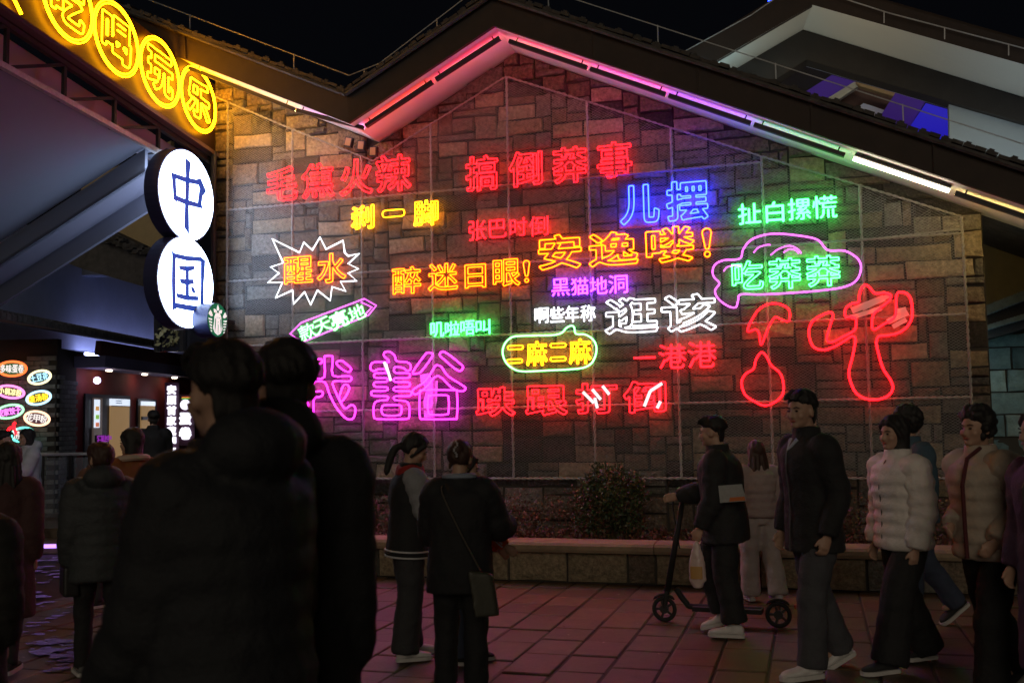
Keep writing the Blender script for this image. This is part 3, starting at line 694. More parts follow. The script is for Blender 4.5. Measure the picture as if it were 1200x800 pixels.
# left canopy: sloping white ceiling falling away to the left, with an end beam
G = unit(-UW-.47*ZZ)
can = empty('canopy_roof', W(SB-1, 4, 1), 'smooth lilac grey canopy ceiling sloping down left under the sign board', 'canopy')
ceil_n = unit(np.cross(W(SB, tz(5), 5)-W(SB, tz(0), 0), G)); P0 = W(SB-.1, tz(1), 1)
def cpl(x, y): return hit(x, y, ceil_n, P0)
cA = cpl(25, 267)
tdir = unit(W(SB, tz(5), 5)-W(SB, tz(0), 0))
def on_edge(P):    # follow -G back to the truss line
    k = (P-W(SB-.1, 0, 0))@UW/(G@UW); return P-G*k
eA = on_edge(cA)
MB().prism([eA, eA+tdir*5.5, eA+tdir*5.5+G*6, eA+G*6], ZZ*.06).build('ceiling', CEIL, can)
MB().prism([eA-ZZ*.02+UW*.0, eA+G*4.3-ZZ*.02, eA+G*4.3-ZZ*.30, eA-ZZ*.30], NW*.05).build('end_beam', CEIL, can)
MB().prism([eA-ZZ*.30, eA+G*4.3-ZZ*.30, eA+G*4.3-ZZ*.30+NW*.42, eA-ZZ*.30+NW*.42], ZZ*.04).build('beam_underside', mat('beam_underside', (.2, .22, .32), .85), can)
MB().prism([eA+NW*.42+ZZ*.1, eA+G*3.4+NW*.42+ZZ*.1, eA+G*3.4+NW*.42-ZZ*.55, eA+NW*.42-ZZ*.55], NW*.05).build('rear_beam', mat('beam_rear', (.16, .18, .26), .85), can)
MB().prism([W(SB-.30, tz(0)+.0, .0), W(SB-.30, tz(DE), DE), W(SB-.30, bz(DE)-.05, DE), W(SB-.30, bz(0)-.05, 0)], -UW*.04).build('truss_backing', mat('backing_plaster', (.5, .42, .48), .8), can)
MB().prism([W(SB-.08, tz(0), 0), W(SB-.08, tz(DE), DE), W(SB-.30, tz(DE)-.0, DE), W(SB-.30, tz(0)-.0, 0)], ZZ*.03).build('edge_strip', CEIL, can)
# rear gable behind the canopy, yellow light put into its plaster, and tiles
rg = empty('rear_gable', wp(150, 260, -3.5), 'small dim yellow-lit gable wall with dark tiles, seen between canopy and round signs', 'wall')
MB().prism([wp(x, y, -3.5) for x, y in ((95, 215), (200, 165), (200, 330), (95, 300))], NW*.1).build('plaster', mat('plaster_yellow_lit', (.40, .30, .16), .85, noise=.1), rg)
MB().prism([wp(x, y, -2.6) for x, y in ((46, 279), (88, 248), (112, 262), (205, 306), (205, 352), (176, 338), (100, 316), (55, 300))], NW*.3).build('tile_roof', TILE, rg)
t = MB()
for k in range(70):
    f0 = k/70; x = 92+108*f0; y = 266+40*f0+random.uniform(-5, 5); t.box(wp(x, y, -2.5), .10, .12, .05, UW, NW, ZZ)
tag(t.build('tile_ends', TILE, rg), kind='stuff')
# blue-grey side wall
SD = unit((.043, 1, 0)); SN = unit((1, -.043, 0))
def hs(x, y, X=-7.55): return hit(x, y, SN, (X, 17, 0))
bw = empty('side_building', hs(60, 400, -8.9), 'plain blue grey rendered upper wall of the building at the left', 'building')
MB().prism([hs(x, y, -8.9) for x, y in ((-30, 250), (60, 270), (250, 320), (250, 430), (-30, 395))], -SN*.2).build('wall', PLASTER, bw)
for x, y in ((38, 300), (112, 315)): MB().box(hs(x, y, -8.7), .5, .35, .30, SN, SD, ZZ).build('beam_end', mat('beam_rear', (1, 1, 1)), bw)
# dark window beside the wall
wn = empty('corner_window', wp(215, 375, -.6), 'dark window strip between blue side wall and the round signs', 'window')
MB().prism([wp(x, y, -.8) for x, y in ((184, 330), (250, 330), (250, 412), (184, 412))], NW*.05).build('pane', GLASS, wn)
for x in (184, 214, 246): MB().beam(wp(x, 330, -.75), wp(x, 412, -.75), .06, .06, up=UW).build('frame', DARKM, wn)
mb = MB(); leaves(mb, wp(196, 392, -.72), (.16, .03, .16), 60, .09)
tag(mb.build('potted_fern', [mat('fern_pale', (.35, .33, .16), .6)]*3), 'pale leafy fern seen at the dark corner window', 'plant')
# round light boxes 中国
def disc(name, cx, cy, s, r, th, rim, face, parent, n=48, both=True):
    c = pp(cx, cy, s); m = MB()
    m.prism([c+NW*r*math.cos(t)+ZZ*r*math.sin(t) for t in np.linspace(0, 2*math.pi, n, endpoint=False)], -UW*th); m.build('box_rim', rim, parent)
    m = MB(); rr = r*.965
    m.prism([c+UW*.002+NW*rr*math.cos(t)+ZZ*rr*math.sin(t) for t in np.linspace(0, 2*math.pi, n, endpoint=False)], UW*.004); m.build('face', face, parent)
    if both: MB().prism([c-UW*(th+.002)+NW*rr*math.cos(t)+ZZ*rr*math.sin(t) for t in np.linspace(0, 2*math.pi, n, endpoint=False)], -UW*.004).build('added_lit_back', LBB, parent)
    return c
LBX = mat('light_box_face', (.8, .8, .8), .4, emis=(.55, .74, 1.0), es=11)
LBB = mat('light_box_added_back', (.8, .8, .8), .4, emis=(.7, .8, 1.0), es=3.0)  # glow added to the backs to light the canopy and side wall
RIM = mat('light_box_rim', (.03, .035, .10), .4)
INK = mat('sign_blue_ink', (.01, .05, .35), .5, emis=(.02, .10, .55), es=.6)
def strokes(parent, c, polys, sc=1.0, ink=INK, off=.010, grow=.0):
    for P in polys:
        n_ = len(P); ar = sum(P[k][0]*P[(k+1) % n_][1]-P[(k+1) % n_][0]*P[k][1] for k in range(n_)); sg_ = 1 if ar > 0 else -1; Q = []
        for k in range(n_):
            v1 = unit(A(P[k])-A(P[k-1])); v2 = unit(A(P[(k+1) % n_])-A(P[k])); nn = unit(A([v1[1]+v2[1], -v1[0]-v2[0]])*sg_+1e-9); Q.append(tuple(A(P[k])+nn*grow))
        P = Q
        MB().prism([c+NW*(p[0]*sc)+ZZ*(p[1]*sc)+UW*off for p in P], UW*.004).build('brush_stroke', ink, parent)
def dpoly(c, s, pts):
    out = []
    for x, y in pts:
        q = pp(x, y, s)-c; out.append((q@NW, q[2]))
    return out
r1 = (perp(219, 175, SB+.2)[1]-perp(219, 283, SB+.2)[1])/2
zh = empty('round_light_box', pp(219, 229, SB+.1), 'upper round white light box with the blue character 中', 'light box', 'round light boxes')
c = disc('z', 219, 229, SB+.2, r1, .19, RIM, LBX, zh)
strokes(zh, c, [dpoly(c, SB+.2, q) for q in (
    [(216.5, 186), (222, 191), (220.5, 205), (219.5, 240), (220.5, 275), (219, 271), (215.5, 266), (216.5, 240), (217.5, 205)],
    [(200, 202), (204.5, 206), (204.5, 216), (206, 236), (203, 233), (202, 216)],
    [(203, 204), (217, 209), (232, 212), (232, 216), (217, 213), (204, 208)],
    [(230, 211), (234, 210), (240, 224), (236, 229), (234, 243), (231, 240), (233, 226), (234, 222)],
    [(204, 229), (217, 235), (235, 240), (236, 244), (217, 239), (205, 234)])], grow=.013)
gu = empty('round_light_box', pp(218, 330, SB+.1), 'lower round white light box with the blue character 国', 'light box', 'round light boxes')
c = disc('g', 218.5, 331, SB+.2, r1*1.0, .19, RIM, LBX, gu)
strokes(gu, c, [dpoly(c, SB+.2, q) for q in (
    [(200.5, 294), (204.5, 299), (204, 330), (204, 357), (205, 361), (201.5, 363), (201, 330), (201.5, 300)],
    [(202, 297), (218, 301), (234, 302), (235, 306), (218, 304.5), (203, 301)],
    [(234, 301), (239, 306), (237, 335), (237.5, 366), (234, 361), (235, 335), (235, 306)],
    [(203, 355), (218, 358), (236, 360), (236, 365), (218, 362.5), (203, 359.5)],
    [(209, 312), (218, 313), (227, 312), (226, 315.5), (218, 317), (210, 315)],
    [(210, 327), (218, 328.5), (225, 328), (226, 332), (218, 333), (211, 331)],
    [(217, 313), (220, 313), (220, 349), (217, 349)],
    [(206, 344), (218, 347), (231, 348), (231, 351.5), (218, 351), (207, 348)],
    [(223, 336), (226, 338), (228, 343), (226, 343), (224, 340)])], grow=.012)
for o_, y0 in ((zh, 229), (gu, 331)):
    MB().beam(pp(219, y0, SB+.0), pp(219, y0, SB+.0)+NW*(perp(219, y0, SB)[0]-.02)-UW*0, .06, .06).build('bracket', DARKM, o_)
# small round coffee sign with a crowned figure emblem
cf = empty('coffee_sign', pp(255, 375, SB+.4), 'small round green coffee shop light box with a white crowned emblem', 'sign')
S3 = SB+.42; r3 = .215
GRS = mat('coffee_green', (.0, .12, .05), .4, emis=(.0, .16, .06), es=.55); WHS = mat('coffee_white', (.8, .8, .8), .4, emis=(.9, .97, .92), es=.75)
c = disc('c', 254.5, 375, S3, r3, .22, RIM, GRS, cf, both=False)
def cpoly(P): return [(p[0]*r3, p[1]*r3) for p in P]
em = [[(-.12, .95-.3), (0, .9), (.12, .65), (.05, .55), (-.05, .55)], [(-.42, .62), (-.22, .60), (-.1, .48), (-.18, .40), (-.36, .42)], [(.42, .62), (.22, .60), (.1, .48), (.18, .40), (.36, .42)],
      [(.0, .42), (.2, .38), (.33, .2), (.36, -.1), (.46, -.5), (.3, -.75), (0, -.88), (-.3, -.75), (-.46, -.5), (-.36, -.1), (-.33, .2), (-.2, .38)],
      [(-.92, .30), (-.74, .52), (-.60, .36), (-.52, .20), (-.7, .16)], [(.92, .30), (.74, .52), (.60, .36), (.52, .20), (.7, .16)]]
for k in range(5):
    y = .05-.17*k
    for sg in (-1, 1): em.append([(sg*(.93-.05*k), y), (sg*(.60-.0*k), y-.02), (sg*(.58-.0*k), y-.10), (sg*(.88-.06*k), y-.09)][::sg])
strokes(cf, c, [cpoly(q) for q in em], ink=WHS, off=.008)
GR2 = mat('emblem_line', (.1, .25, .17), .5, emis=(.12, .3, .2), es=.5)
strokes(cf, c, [cpoly(q) for q in ([(-.16, .16), (-.05, .18), (-.05, .12), (-.16, .11)], [(.16, .16), (.05, .18), (.05, .12), (.16, .11)], [(-.08, -.10), (.08, -.10), (.05, -.15), (-.05, -.15)],
    [(-.27, .1), (-.2, .05), (-.25, -.4), (-.3, -.7), (-.34, -.3)], [(.27, .1), (.2, .05), (.25, -.4), (.3, -.7), (.34, -.3)], [(-.03, -.25), (.03, -.25), (.02, -.8), (-.02, -.8)])], ink=GR2, off=.013)
MB().beam(pp(255, 375, SB+.3), pp(255, 375, SB+.3)+NW*.5, .05, .05).build('bracket', DARKM, cf)
MB().tube([W(SB+.05, 0, .12), W(SB+.05, bz(0)+.02, .12)], .04, n=8).build('sign_post', DARKM); tag(bpy.data.objects['sign_post'], 'dark vertical post beside the left edge of the stone wall', 'post')

# ------------------------------------------------------------------ snack shop at the left
shop = empty('snack_shop', hs(85, 587), 'low red fronted snack shop with grey brick corner and tiled eave', 'building')
cor = hs(87, 585); FZ = .27
def sp_(t, z, o=0.0): return A([cor[0], cor[1], 0])+SD*t+SN*o+ZZ*z
ez = hs(85, 421)[2]
MB().prism([sp_(0, FZ), sp_(9, FZ), sp_(9, ez+.1), sp_(0, ez+.1)], -SN*.2).build('red_wall', REDP, shop)
ce = hs(87, 418)[2]
MB().prism([sp_(-.1, ez-.14, .0), sp_(9, ez-.14, .0), sp_(9, ez-.14, .55), sp_(-.1, ez-.14, .55)], ZZ*.2).build('eave_beam', mat('eave_lilac', (.22, .20, .34), .7), shop)
MB().prism([sp_(-.3, ez+.06, .55), sp_(9, ez+.06, .55), sp_(9, ez+.30, .58), sp_(-.3, ez+.30, .58)], -SN*.1).build('red_fascia', mat('fascia_dark_red', (.10, .02, .025), .7), shop)
MB().prism([sp_(-7, ez+.30, .85), sp_(9.5, ez+.30, .85), sp_(9.5, ez+.62, -1.0), sp_(-7, ez+.62, -1.0)], ZZ*.08).build('tiled_roof', TILE, shop)
t = MB()
for k in range(120):
    q = -6.9+k*.137; b0 = sp_(q, ez+.39, .80); t.tube([b0, sp_(q, ez+.70, -1.0)], .05, n=5); t.box(sp_(q+.07, ez+.35, .86), .1, .02, .08, SD, SN, ZZ)
tag(t.build('roof_tiles', TILE, shop), kind='stuff')
DN = mat('downlight', (1, 1, 1), .4, emis=(1, .8, .55), es=14)
for x in (112, 155, 191):
    p = hs(x, 430); tt = (p-cor)@SD
    e_ = MB(); cc = sp_(tt, ez-.146, .25); e_.prism([cc+SN*.05*math.cos(a)+SD*.07*math.sin(a) for a in np.linspace(0, 2*math.pi, 10, endpoint=False)], -ZZ*.02); e_.build('downlight', DN, shop)
sl_ = MB(); cc = sp_(.25, ez-.35, .25); sl_.ell(cc, (.06, .06, .06)); tag(sl_.build('spot_lamp', mat('spot_lamp', (1, 1, 1), .4, emis=(.6, .55, 1), es=9), shop), kind=None)
FRM = mat('door_frame_dark', (.02, .02, .035), .4)
TAN = mat('interior_tan', (.4, .25, .12), .7, emis=(.50, .30, .13), es=.42); MENU = mat('menu_screen', (.8, .85, .9), .4, emis=(.75, .85, 1), es=.95)
def wbox(name, x0, y0, x1, y1, m_, par, o=.02, th=.03):
    p = [hs(x0, y0), hs(x1, y0), hs(x1, y1), hs(x0, y1)]
    t0, t1 = (p[0]-cor)@SD, (p[1]-cor)@SD; z1_, z0_ = p[0][2], p[3][2]
    return MB().prism([sp_(t0, z0_, o), sp_(t1, z0_, o), sp_(t1, z1_, o), sp_(t0, z1_, o)], SN*th).build(name, m_, par)
dr = wbox('door_frame', 97, 461, 150, 600, FRM, shop)
wbox('pane', 105, 466, 115, 560, mat('pane_dim', (.1, .08, .07), .3, emis=(.1, .07, .06), es=.5), dr, .052); wbox('menu_poster', 104.5, 468, 111, 501, MENU, dr, .09, .01)
for yy, cc in ((476, (.7, .35, .1)), (486, (.3, .6, .1)), (495, (.7, .2, .1))): wbox('dish_picture', 105.5, yy, 109.5, yy+5, mat('dish_%d' % yy, cc, .5, emis=cc, es=.7), dr, .102, .004)
wbox('lit_interior', 125, 475, 147, 560, TAN, dr, .052); wbox('menu_board', 124.5, 467, 147, 475, MENU, dr, .06)
wbox('menu_stripe', 124.5, 475, 147, 476, REDP, dr, .095, .004)
for yy in (469.2, 471.8): wbox('menu_line', 130, yy, 137, yy+.8, mat('menu_ink', (.05, .1, .4), .5), dr, .095, .004)
w2 = wbox('window_frame', 159, 467, 181, 600, FRM, shop)
wbox('lit_interior', 161.5, 475, 177, 560, TAN, w2, .052); wbox('menu_board', 161.5, 470, 177, 475, MENU, w2, .06); wbox('glazing_bar', 160, 488, 180, 492, FRM, w2, .09)
wbox('led_sign', 91, 510, 106, 523, mat('led_black', (.02, .01, .03), .4), shop, .3, .04)
for k, (ch, mm) in enumerate((('营', N_PUR), ('业', N_PUR), ('中', N_PUR))):
    mb = MB(); place_glyph(mb, ch, sp_(((hs(93.5+5*k, 515)-cor)@SD), hs(94, 514)[2], .36), SD, ZZ, .22, .10, -.03, .008, nrm=SN); mb.build('led_letters', mat('led_dim', (.02, .02, .02), .5, emis=(.5, .05, .7), es=.5), shop)
MB().tube([sp_(2.6, ez+.30, -1.10), sp_(7.5, ez+.30, -1.10)], .035, n=6).build('added_wall_lamp', mat('added_wall_lamp_blue', (.5, .5, .5), .4, emis=(.48, .54, 1), es=13), shop)  # added tube, hidden behind the roof, to brighten the blue-grey wall
# brick corner: bricks as pieces
bp0 = at_y(64, 585, 16.3); bp0[2] = 0; bn = unit(A([cor[0], cor[1], 0])-bp0); Lc = np.linalg.norm(A([cor[0], cor[1], 0])-bp0)
bcw = empty('brick_wall', bp0, 'grey brick wall at the far left with oval neon menu signs on it', 'wall')
MB().prism([bp0, A([cor[0], cor[1], 0])-SN*.0, A([cor[0], cor[1], ez+.15]), bp0+ZZ*(ez+.15)], unit(np.cross(ZZ, bn))*.15).build('mortar_side', MORTAR, bcw)
MB().prism([bp0-A([3.4, 0, 0]), bp0, bp0+ZZ*(ez+.3), bp0-A([3.4, 0, 0])+ZZ*(ez+.3)], A([0, .15, 0])).build('mortar_front', MORTAR, bcw)
bm1 = MB().box((0, 0, 0), .235, .04, .068).mesh('brick', BRICKM); bm2 = MB().box((0, 0, 0), .115, .04, .068).mesh('brick', BRICKM)
def lay(P, ax, L, z0, z1, nrm, lim):
    cnt = 0; row = 0; z = z0+.04
    Mx = Matrix((tuple(ax)+(0,), tuple(-nrm)+(0,), (0, 0, 1, 0), (0, 0, 0, 1))).transposed()
    while z < z1:
        x = (.125 if row % 2 == 0 else .245) ; 
        while x < L+.05:
            if cnt < lim:
                o = link('brick', bm1, bcw); M2 = Mx.copy(); M2.translation = Vector(P+ax*min(x, L-.12)+ZZ*z+nrm*(.015+random.uniform(-.006, .006))); o.matrix_parent_inverse = Matrix(); o.matrix_basis = mw(bcw).inverted() @ M2; cnt += 1
            x += .245
        z += .078; row += 1
lay(bp0, A([-1., 0, 0]), 1.55, FZ, ez+.2, A([0, -1., 0]), 210)
lay(bp0, bn, Lc, FZ, ez+.1, unit(np.cross(bn, ZZ)), 85)
Yb = 16.12
def oval_sign(label, chars, cx, cy, rx, ry, tilt, ring, fill, txt, sub=None):
    c = at_y(cx, cy, Yb); k = Yb/F_PX; ex = A([math.cos(tilt), 0, math.sin(tilt)]); ey = A([-math.sin(tilt), 0, math.cos(tilt)])
    e = empty('oval_sign', c, label, 'neon sign', 'oval neon menu signs'); N = 28
    cir = lambda a, f: c+ex*rx*k*f*math.cos(a)+ey*ry*k*f*math.sin(a)
    MB().prism([cir(a, 1) for a in np.linspace(0, 2*math.pi, N, endpoint=False)], A([0, .03, 0])).build('backing', fill, e)
    MB().tube([cir(a, 1)-A([0, .02, 0]) for a in np.linspace(0, 2*math.pi, N, endpoint=False)], .02, closed=True, n=6).build('tube_outline', ring, e)
    n = len(chars); wch = 1.7*rx*k/n
    for i, ch in enumerate(chars):
        mb = MB(); place_glyph(mb, ch, c+ex*(i-(n-1)/2)*wch-A([0, .03, 0]), ex, ey, wch*.84, ry*k*1.05, -.02, .006); mb.build('character', txt, e)
fl = lambda n_, c, s_: mat('fill_'+n_, (.05, .05, .05), .5, emis=c, es=s_*.35)
WT = neon('sign_text_white', (1.1, 1.0, .95))
oval_sign('orange ringed green oval sign 多味蛋卷 at the top left of the brick wall', '多味蛋卷', 15, 432, 16.5, 8.5, -.02, neon('ring_orange', (2.5, .35, .08)), fl('green', (.02, .4, .08), .6), WT)
oval_sign('cream ringed blue oval sign 土豆花 at the top right of the brick wall', '土豆花', 47, 442, 13, 7.5, .20, neon('ring_cream', (1.8, 1.6, .9)), fl('blue', (.02, .15, .25), .5), neon('text_sky', (.7, 1.3, 1.6)))
oval_sign('pink ringed oval sign 小锅凉粉, second down at the left', '小锅凉粉', 13, 459, 16, 7, -.16, neon('ring_pink', (2.4, .5, 1.6)), fl('brown', (.25, .12, .02), .5), neon('text_cream', (1.5, 1.3, .6)))
oval_sign('white ringed oval sign 酸汤粉 with yellow text, second down at the right', '酸汤粉', 46, 466, 14, 7.5, .17, neon('ring_ice', (.9, 1.6, 2.0)), fl('ochre', (.25, .15, .0), .5), neon('text_yellow', (2.2, 1.3, .05)))
oval_sign('green ringed oval sign 安家饺子 with magenta text', '安家饺子', 12, 482, 16, 7.5, .16, neon('ring_mint', (.7, 1.8, .9)), fl('plum', (.15, .0, .15), .5), neon('text_magenta', (2.0, .4, 1.8)))
oval_sign('orange ringed crimson oval sign 花甲粉, lowest at the right', '花甲粉', 44, 490, 14.5, 8, -.15, neon('ring_peach', (2.2, 1.3, .8)), fl('crimson', (.25, .01, .08), .6), WT)
oval_sign('teal ringed oval sign partly behind the people in pale jackets', '凉虾', 27, 509, 13, 8, .1, neon('ring_teal', (.3, 1.6, 1.3)), fl('teal', (.0, .2, .2), .5), WT)
ch_ = empty('chili_neon', at_y(15, 500, Yb), 'small red neon chili shape below the oval signs', 'neon sign')
MB().tube(catmull([at_y(x, y, Yb-.05) for x, y in ((8, 507), (12, 501), (17, 503), (19, 509), (16, 498), (18, 495))]), .02, n=6).build('tube_outline', N_FIG, ch_)
# vertical signs
Yv = 20.5
vs = empty('vertical_sign', at_y(201, 500, Yv), 'tall narrow dark sign with eight white characters 安顺首家花甲裹卷', 'sign')
MB().prism([at_y(x, y, Yv+.05) for x, y in ((193, 448), (210, 448), (210, 550), (193, 550))], A([0, .08, 0])).build('panel', mat('panel_plum', (.05, .01, .04), .6), vs)
WL = mat('letter_white', (.8, .8, .9), .5, emis=(.88, .86, 1), es=1.6)
for k, chh in enumerate('安顺首家花甲裹卷'):
    mb = MB(); place_glyph(mb, chh, at_y(201, 456.5+12.1*k, Yv), A([1, 0, 0]), ZZ, .17, .17, .012, .014); mb.build('character', WL, vs)
v2 = empty('vertical_sign', at_y(217, 490, Yv-.6), 'short dark sign with round white logo above characters 蛋卷', 'sign')
MB().prism([at_y(x, y, Yv-.55) for x, y in ((210.5, 462), (228, 462), (228, 522), (210.5, 522))], A([0, .08, 0])).build('panel', mat('panel_plum', (1, 1, 1)), v2)
for k, chh in enumerate('蛋卷'):
    mb = MB(); place_glyph(mb, chh, at_y(217, 490.5+17*k, Yv-.6), A([1, 0, 0]), ZZ, .22, .22, .015, .017); mb.build('character', WL, v2)
lc = at_y(217, 474, Yv-.6); kk = (Yv-.6)/F_PX
MB().prism([lc+A([6*kk*math.cos(a), 0, 6*kk*math.sin(a)]) for a in np.linspace(.3, 2*math.pi-.9, 18)]+[lc+A([1.5*kk, 0, 1*kk])], A([0, .02, 0])).build('logo_bowl', WL, v2)
for k, cc in enumerate(((.6, .1, .03), (.6, .5, .05), (.05, .4, .1))):
    MB().prism([lc+A([x*kk, -.01, (8.4-1.1*k+z)*kk]) for x, z in ((-4, 0), (8, 0), (8, 1), (-4, 1))], A([0, .02, 0])).build('logo_stripe', mat('stripe_%d' % k, cc, .5, emis=cc, es=.8), v2)
# terrace, steps, balustrade
ter = MB(); ter.prism([A([-16, 13.9, 0]), A([-6.2, 13.9, 0]), A([-6.0, 26, 0]), A([-16, 26, 0])], ZZ*FZ)
tag(ter.build('terrace', PAVE[1]), kind='structure')
st_ = MB(); st_.prism([A([-16, 13.3, 0]), A([-5.8, 13.3, 0]), A([-5.8, 13.89, 0]), A([-16, 13.89, 0])], ZZ*.135)
tsp = tag(st_.build('terrace_step', PAVE[2]), kind='structure')
MB().beam((-16, 13.27, .10), (-5.9, 13.27, .10), .02, .05).build('step_light', mat('step_light_violet', (.5, .5, .5), .4, emis=(.45, .22, 1), es=2.2), tsp)
bal = empty('glass_balustrade', at_y(70, 585, 14.6), 'glass balustrade with steel top rail in front of the brick corner', 'railing')
bx0, bx1 = at_y(46, 523, 14.6)[0], at_y(112, 523, 14.6)[0]
MB().tube([(bx0-3, 14.6, FZ+1.0), (bx1, 14.6, FZ+1.0)], .025, n=8).build('top_rail', STEEL, bal)
for x in (bx0+.05, (bx0+bx1)/2+.05, bx1): MB().box((x, 14.6, FZ+.5), .05, .03, 1.0).build('post', DARKM, bal)
gm = mat('balustrade_glass', (.6, .65, .7), .1); gm.node_tree.nodes['Principled BSDF'].inputs['Alpha'].default_value = .12
for k in range(2):
    a = bx0+.1+k*(bx1-bx0)/2; MB().box((a+(bx1-bx0)/4-.05, 14.6, FZ+.52), (bx1-bx0)/2-.12, .012, .86).build('glass_panel', gm, bal)
# wet sheen patches
wet = mat('wet_patch', (.05, .04, .04), .12, bump=.6, bscale=30, dist=.02)
pd = MB()
for k in range(150):
    x, y, q = random.choice(((55, 665, 22), (30, 700, 16), (58, 745, 26), (66, 625, 14), (70, 770, 20)))
    c = gnd(x+random.gauss(0, q*.7), y+random.gauss(0, q*.6), 0); c[2] = .0045+.0001*k; a = random.uniform(.012, .06)
    pd.add([c+A([a*1.5*math.cos(t)*(1+.3*math.sin(3*t+k)), a*math.sin(t)*(1+.25*math.sin(2*t+k)), 0]) for t in np.linspace(0, 2*math.pi, 12, endpoint=False)], [tuple(range(12))])
lt = MB()
for k in range(70):
    c = W(random.uniform(-6, 3.5), .006, random.uniform(1.6, 5.5)); a = random.uniform(0, 6.28); q = random.uniform(.008, .025); v = A([math.cos(a), math.sin(a), 0]); u_ = A([-v[1], v[0], .3])
    lt.add([c-v*q, c+u_*q*.5, c+v*q, c-u_*q*.4+ZZ*.004], [(0, 1, 2, 3)], mi=k % 2)
tag(lt.build('ground_litter', [mat('litter_paper', (.45, .42, .38), .7), mat('litter_leaf', (.12, .07, .03), .8)], pavement), kind='stuff')
tag(pd.build('puddles', wet, pavement), kind='stuff')

# ------------------------------------------------------------------ right hand neighbours
rn = empty('right_annex', wp(1180, 380, -2.5), 'recessed annex right of the gable wall with olive plaster and pale stone base', 'building')
MB().prism([wp(x, y, -2.6) for x, y in ((1120, 230), (1300, 250), (1300, 420), (1120, 420))], NW*.2).build('plaster_wall', mat('plaster_olive', (.24, .21, .14), .85, noise=.1), rn)
MB().prism([wp(x, y, -2.45) for x, y in ((1130, 266), (1300, 330), (1300, 334), (1130, 269.5))], NW*.1).build('gold_trim', mat('trim_gold', (.55, .38, .12), .6), rn)
MB().prism([wp(x, y, -1.6) for x, y in ((1140, 368), (1260, 322), (1260, 368), (1140, 402))], NW*.9).build('dark_eave', mat('eave_black', (.03, .025, .03), .8), rn)
t = MB()
for k in range(26): t.box(wp(1150+k*4, 366-k*1.55, -1.5), .06, .25, .10, UW, NW, ZZ); t.box(wp(1150+k*4, 386-k*1.2, -1.5), .05, .2, .05, UW, NW, ZZ)
tag(t.build('eave_tiles', mat('tile_bluegrey', (.16, .2, .23), .8, noise=.3), rn), kind='stuff')
SC2 = [mat('stone_cyan_lit_a', (.26, .36, .38), .9, noise=.3, scale=8, bump=1, dist=.03), mat('stone_cyan_lit_b', (.15, .22, .24), .9, noise=.3, scale=8, bump=1, dist=.03), mat('stone_cyan_lit_c', (.38, .48, .48), .9, noise=.3, scale=8, bump=1, dist=.03)]  # cyan light on the annex stones is put into their colours
sa, z1_ = wl(1120, 400, -2.3); sb = wl(1300, 400, -2.3)[0]; z = 0
MB().prism([W(sa, 0, -2.36), W(sb, 0, -2.36), W(sb, z1_, -2.36), W(sa, z1_, -2.36)], NW*.1).build('stone_core', MORTAR, rn)
while z < z1_-.05:
    h = random.choice([.17, .22, .28]); s = sa
    while s < sb:
        wd = random.uniform(.3, .65); b = MB(); stone(b, [(s+.006, z+.005), (s+wd-.006, z+.005), (s+wd-.006, z+h-.005), (s+.006, z+h-.005)], fr=lambda s_, z_, d_: W(s_, z_, d_-2.36)); b.build('stone', random.choice(SC2), rn); s += wd
    z += h
MB().tube([wp(1128, 385, -1.3), wp(1130, 480, -1.3)], .025, n=6).build('added_annex_lamp', mat('added_annex_lamp_teal', (.5, .5, .5), .4, emis=(.5, .95, 1), es=9), rn)  # added tubes, unseen behind the gable wall, to light the annex
MB().tube([wp(1122, 290, -1.5), wp(1124, 330, -1.5)], .025, n=6).build('added_annex_lamp', mat('added_annex_lamp_amber', (.5, .5, .5), .4, emis=(1, .75, .4), es=5), rn)
# upper gabled building at the right
ub = empty('upper_building', wp(1000, 60, -4), 'dark gabled upper building with white soffit band and violet lit opening', 'building')
D0, D1 = -4.0, -3.0
def quad(name, ptsd, m_, th, par=ub): return MB().prism([wp(x, y, d) for x, y, d in ptsd], th).build(name, m_, par)
SO2 = mat('soffit_pale', (.62, .63, .58), .8); DKW = mat('upper_dark_wall', (.035, .03, .027), .85, noise=.2, scale=3)
quad('soffit', ((941, 35, D0), (857, 84, D0), (830, 77, D1), (952, 6, D1)), SO2, ZZ*.05)
quad('soffit', ((941, 35, D0), (952, 6, D1), (1300, 104, D1), (1300, 145, D0)), SO2, ZZ*.05)
quad('fascia', ((952, 6, D1), (780, 106, D1), (770, 82, D1+.1), (946, -26, D1+.1)), FASCIA, NW*.08)
quad('fascia', ((952, 6, D1), (946, -26, D1+.1), (1300, 74, D1+.1), (1300, 104, D1)), FASCIA, NW*.08)
quad('dark_wall', ((941, 35, D0+.02), (857, 84, D0+.02), (840, 110, D0+.02), (890, 105, D0+.02), (945, 70, D0+.02)), DKW, NW*.3)
quad('dark_wall', ((941, 35, D0+.02), (945, 70, D0+.02), (1112, 119, D0+.02), (1300, 173, D0+.02), (1300, 146, D0+.02)), DKW, NW*.3)
quad('reveal', ((945, 70, D0+.0), (1110, 118, D0+.0), (1110, 127, D0-.35), (944, 78, D0-.35)), mat('reveal_blue', (.35, .38, .5), .8), ZZ*.03)
quad('reveal', ((945, 70, D0), (944, 78, D0-.35), (880, 112, D0-.35), (880, 105, D0)), mat('reveal_blue', (1, 1, 1)), ZZ*.03)
quad('plaster_panel', ((1112, 119, D0-.1), (1300, 173, D0-.1), (1300, 260, D0-.1), (1113, 175, D0-.1)), mat('panel_aqua', (.40, .47, .50), .8), NW*.15)
quad('inner_wall', ((880, 60, D0-2.2), (1160, 90, D0-2.2), (1160, 200, D0-2.2), (880, 200, D0-2.2)), mat('inner_black', (.02, .018, .02), .8), NW*.1)
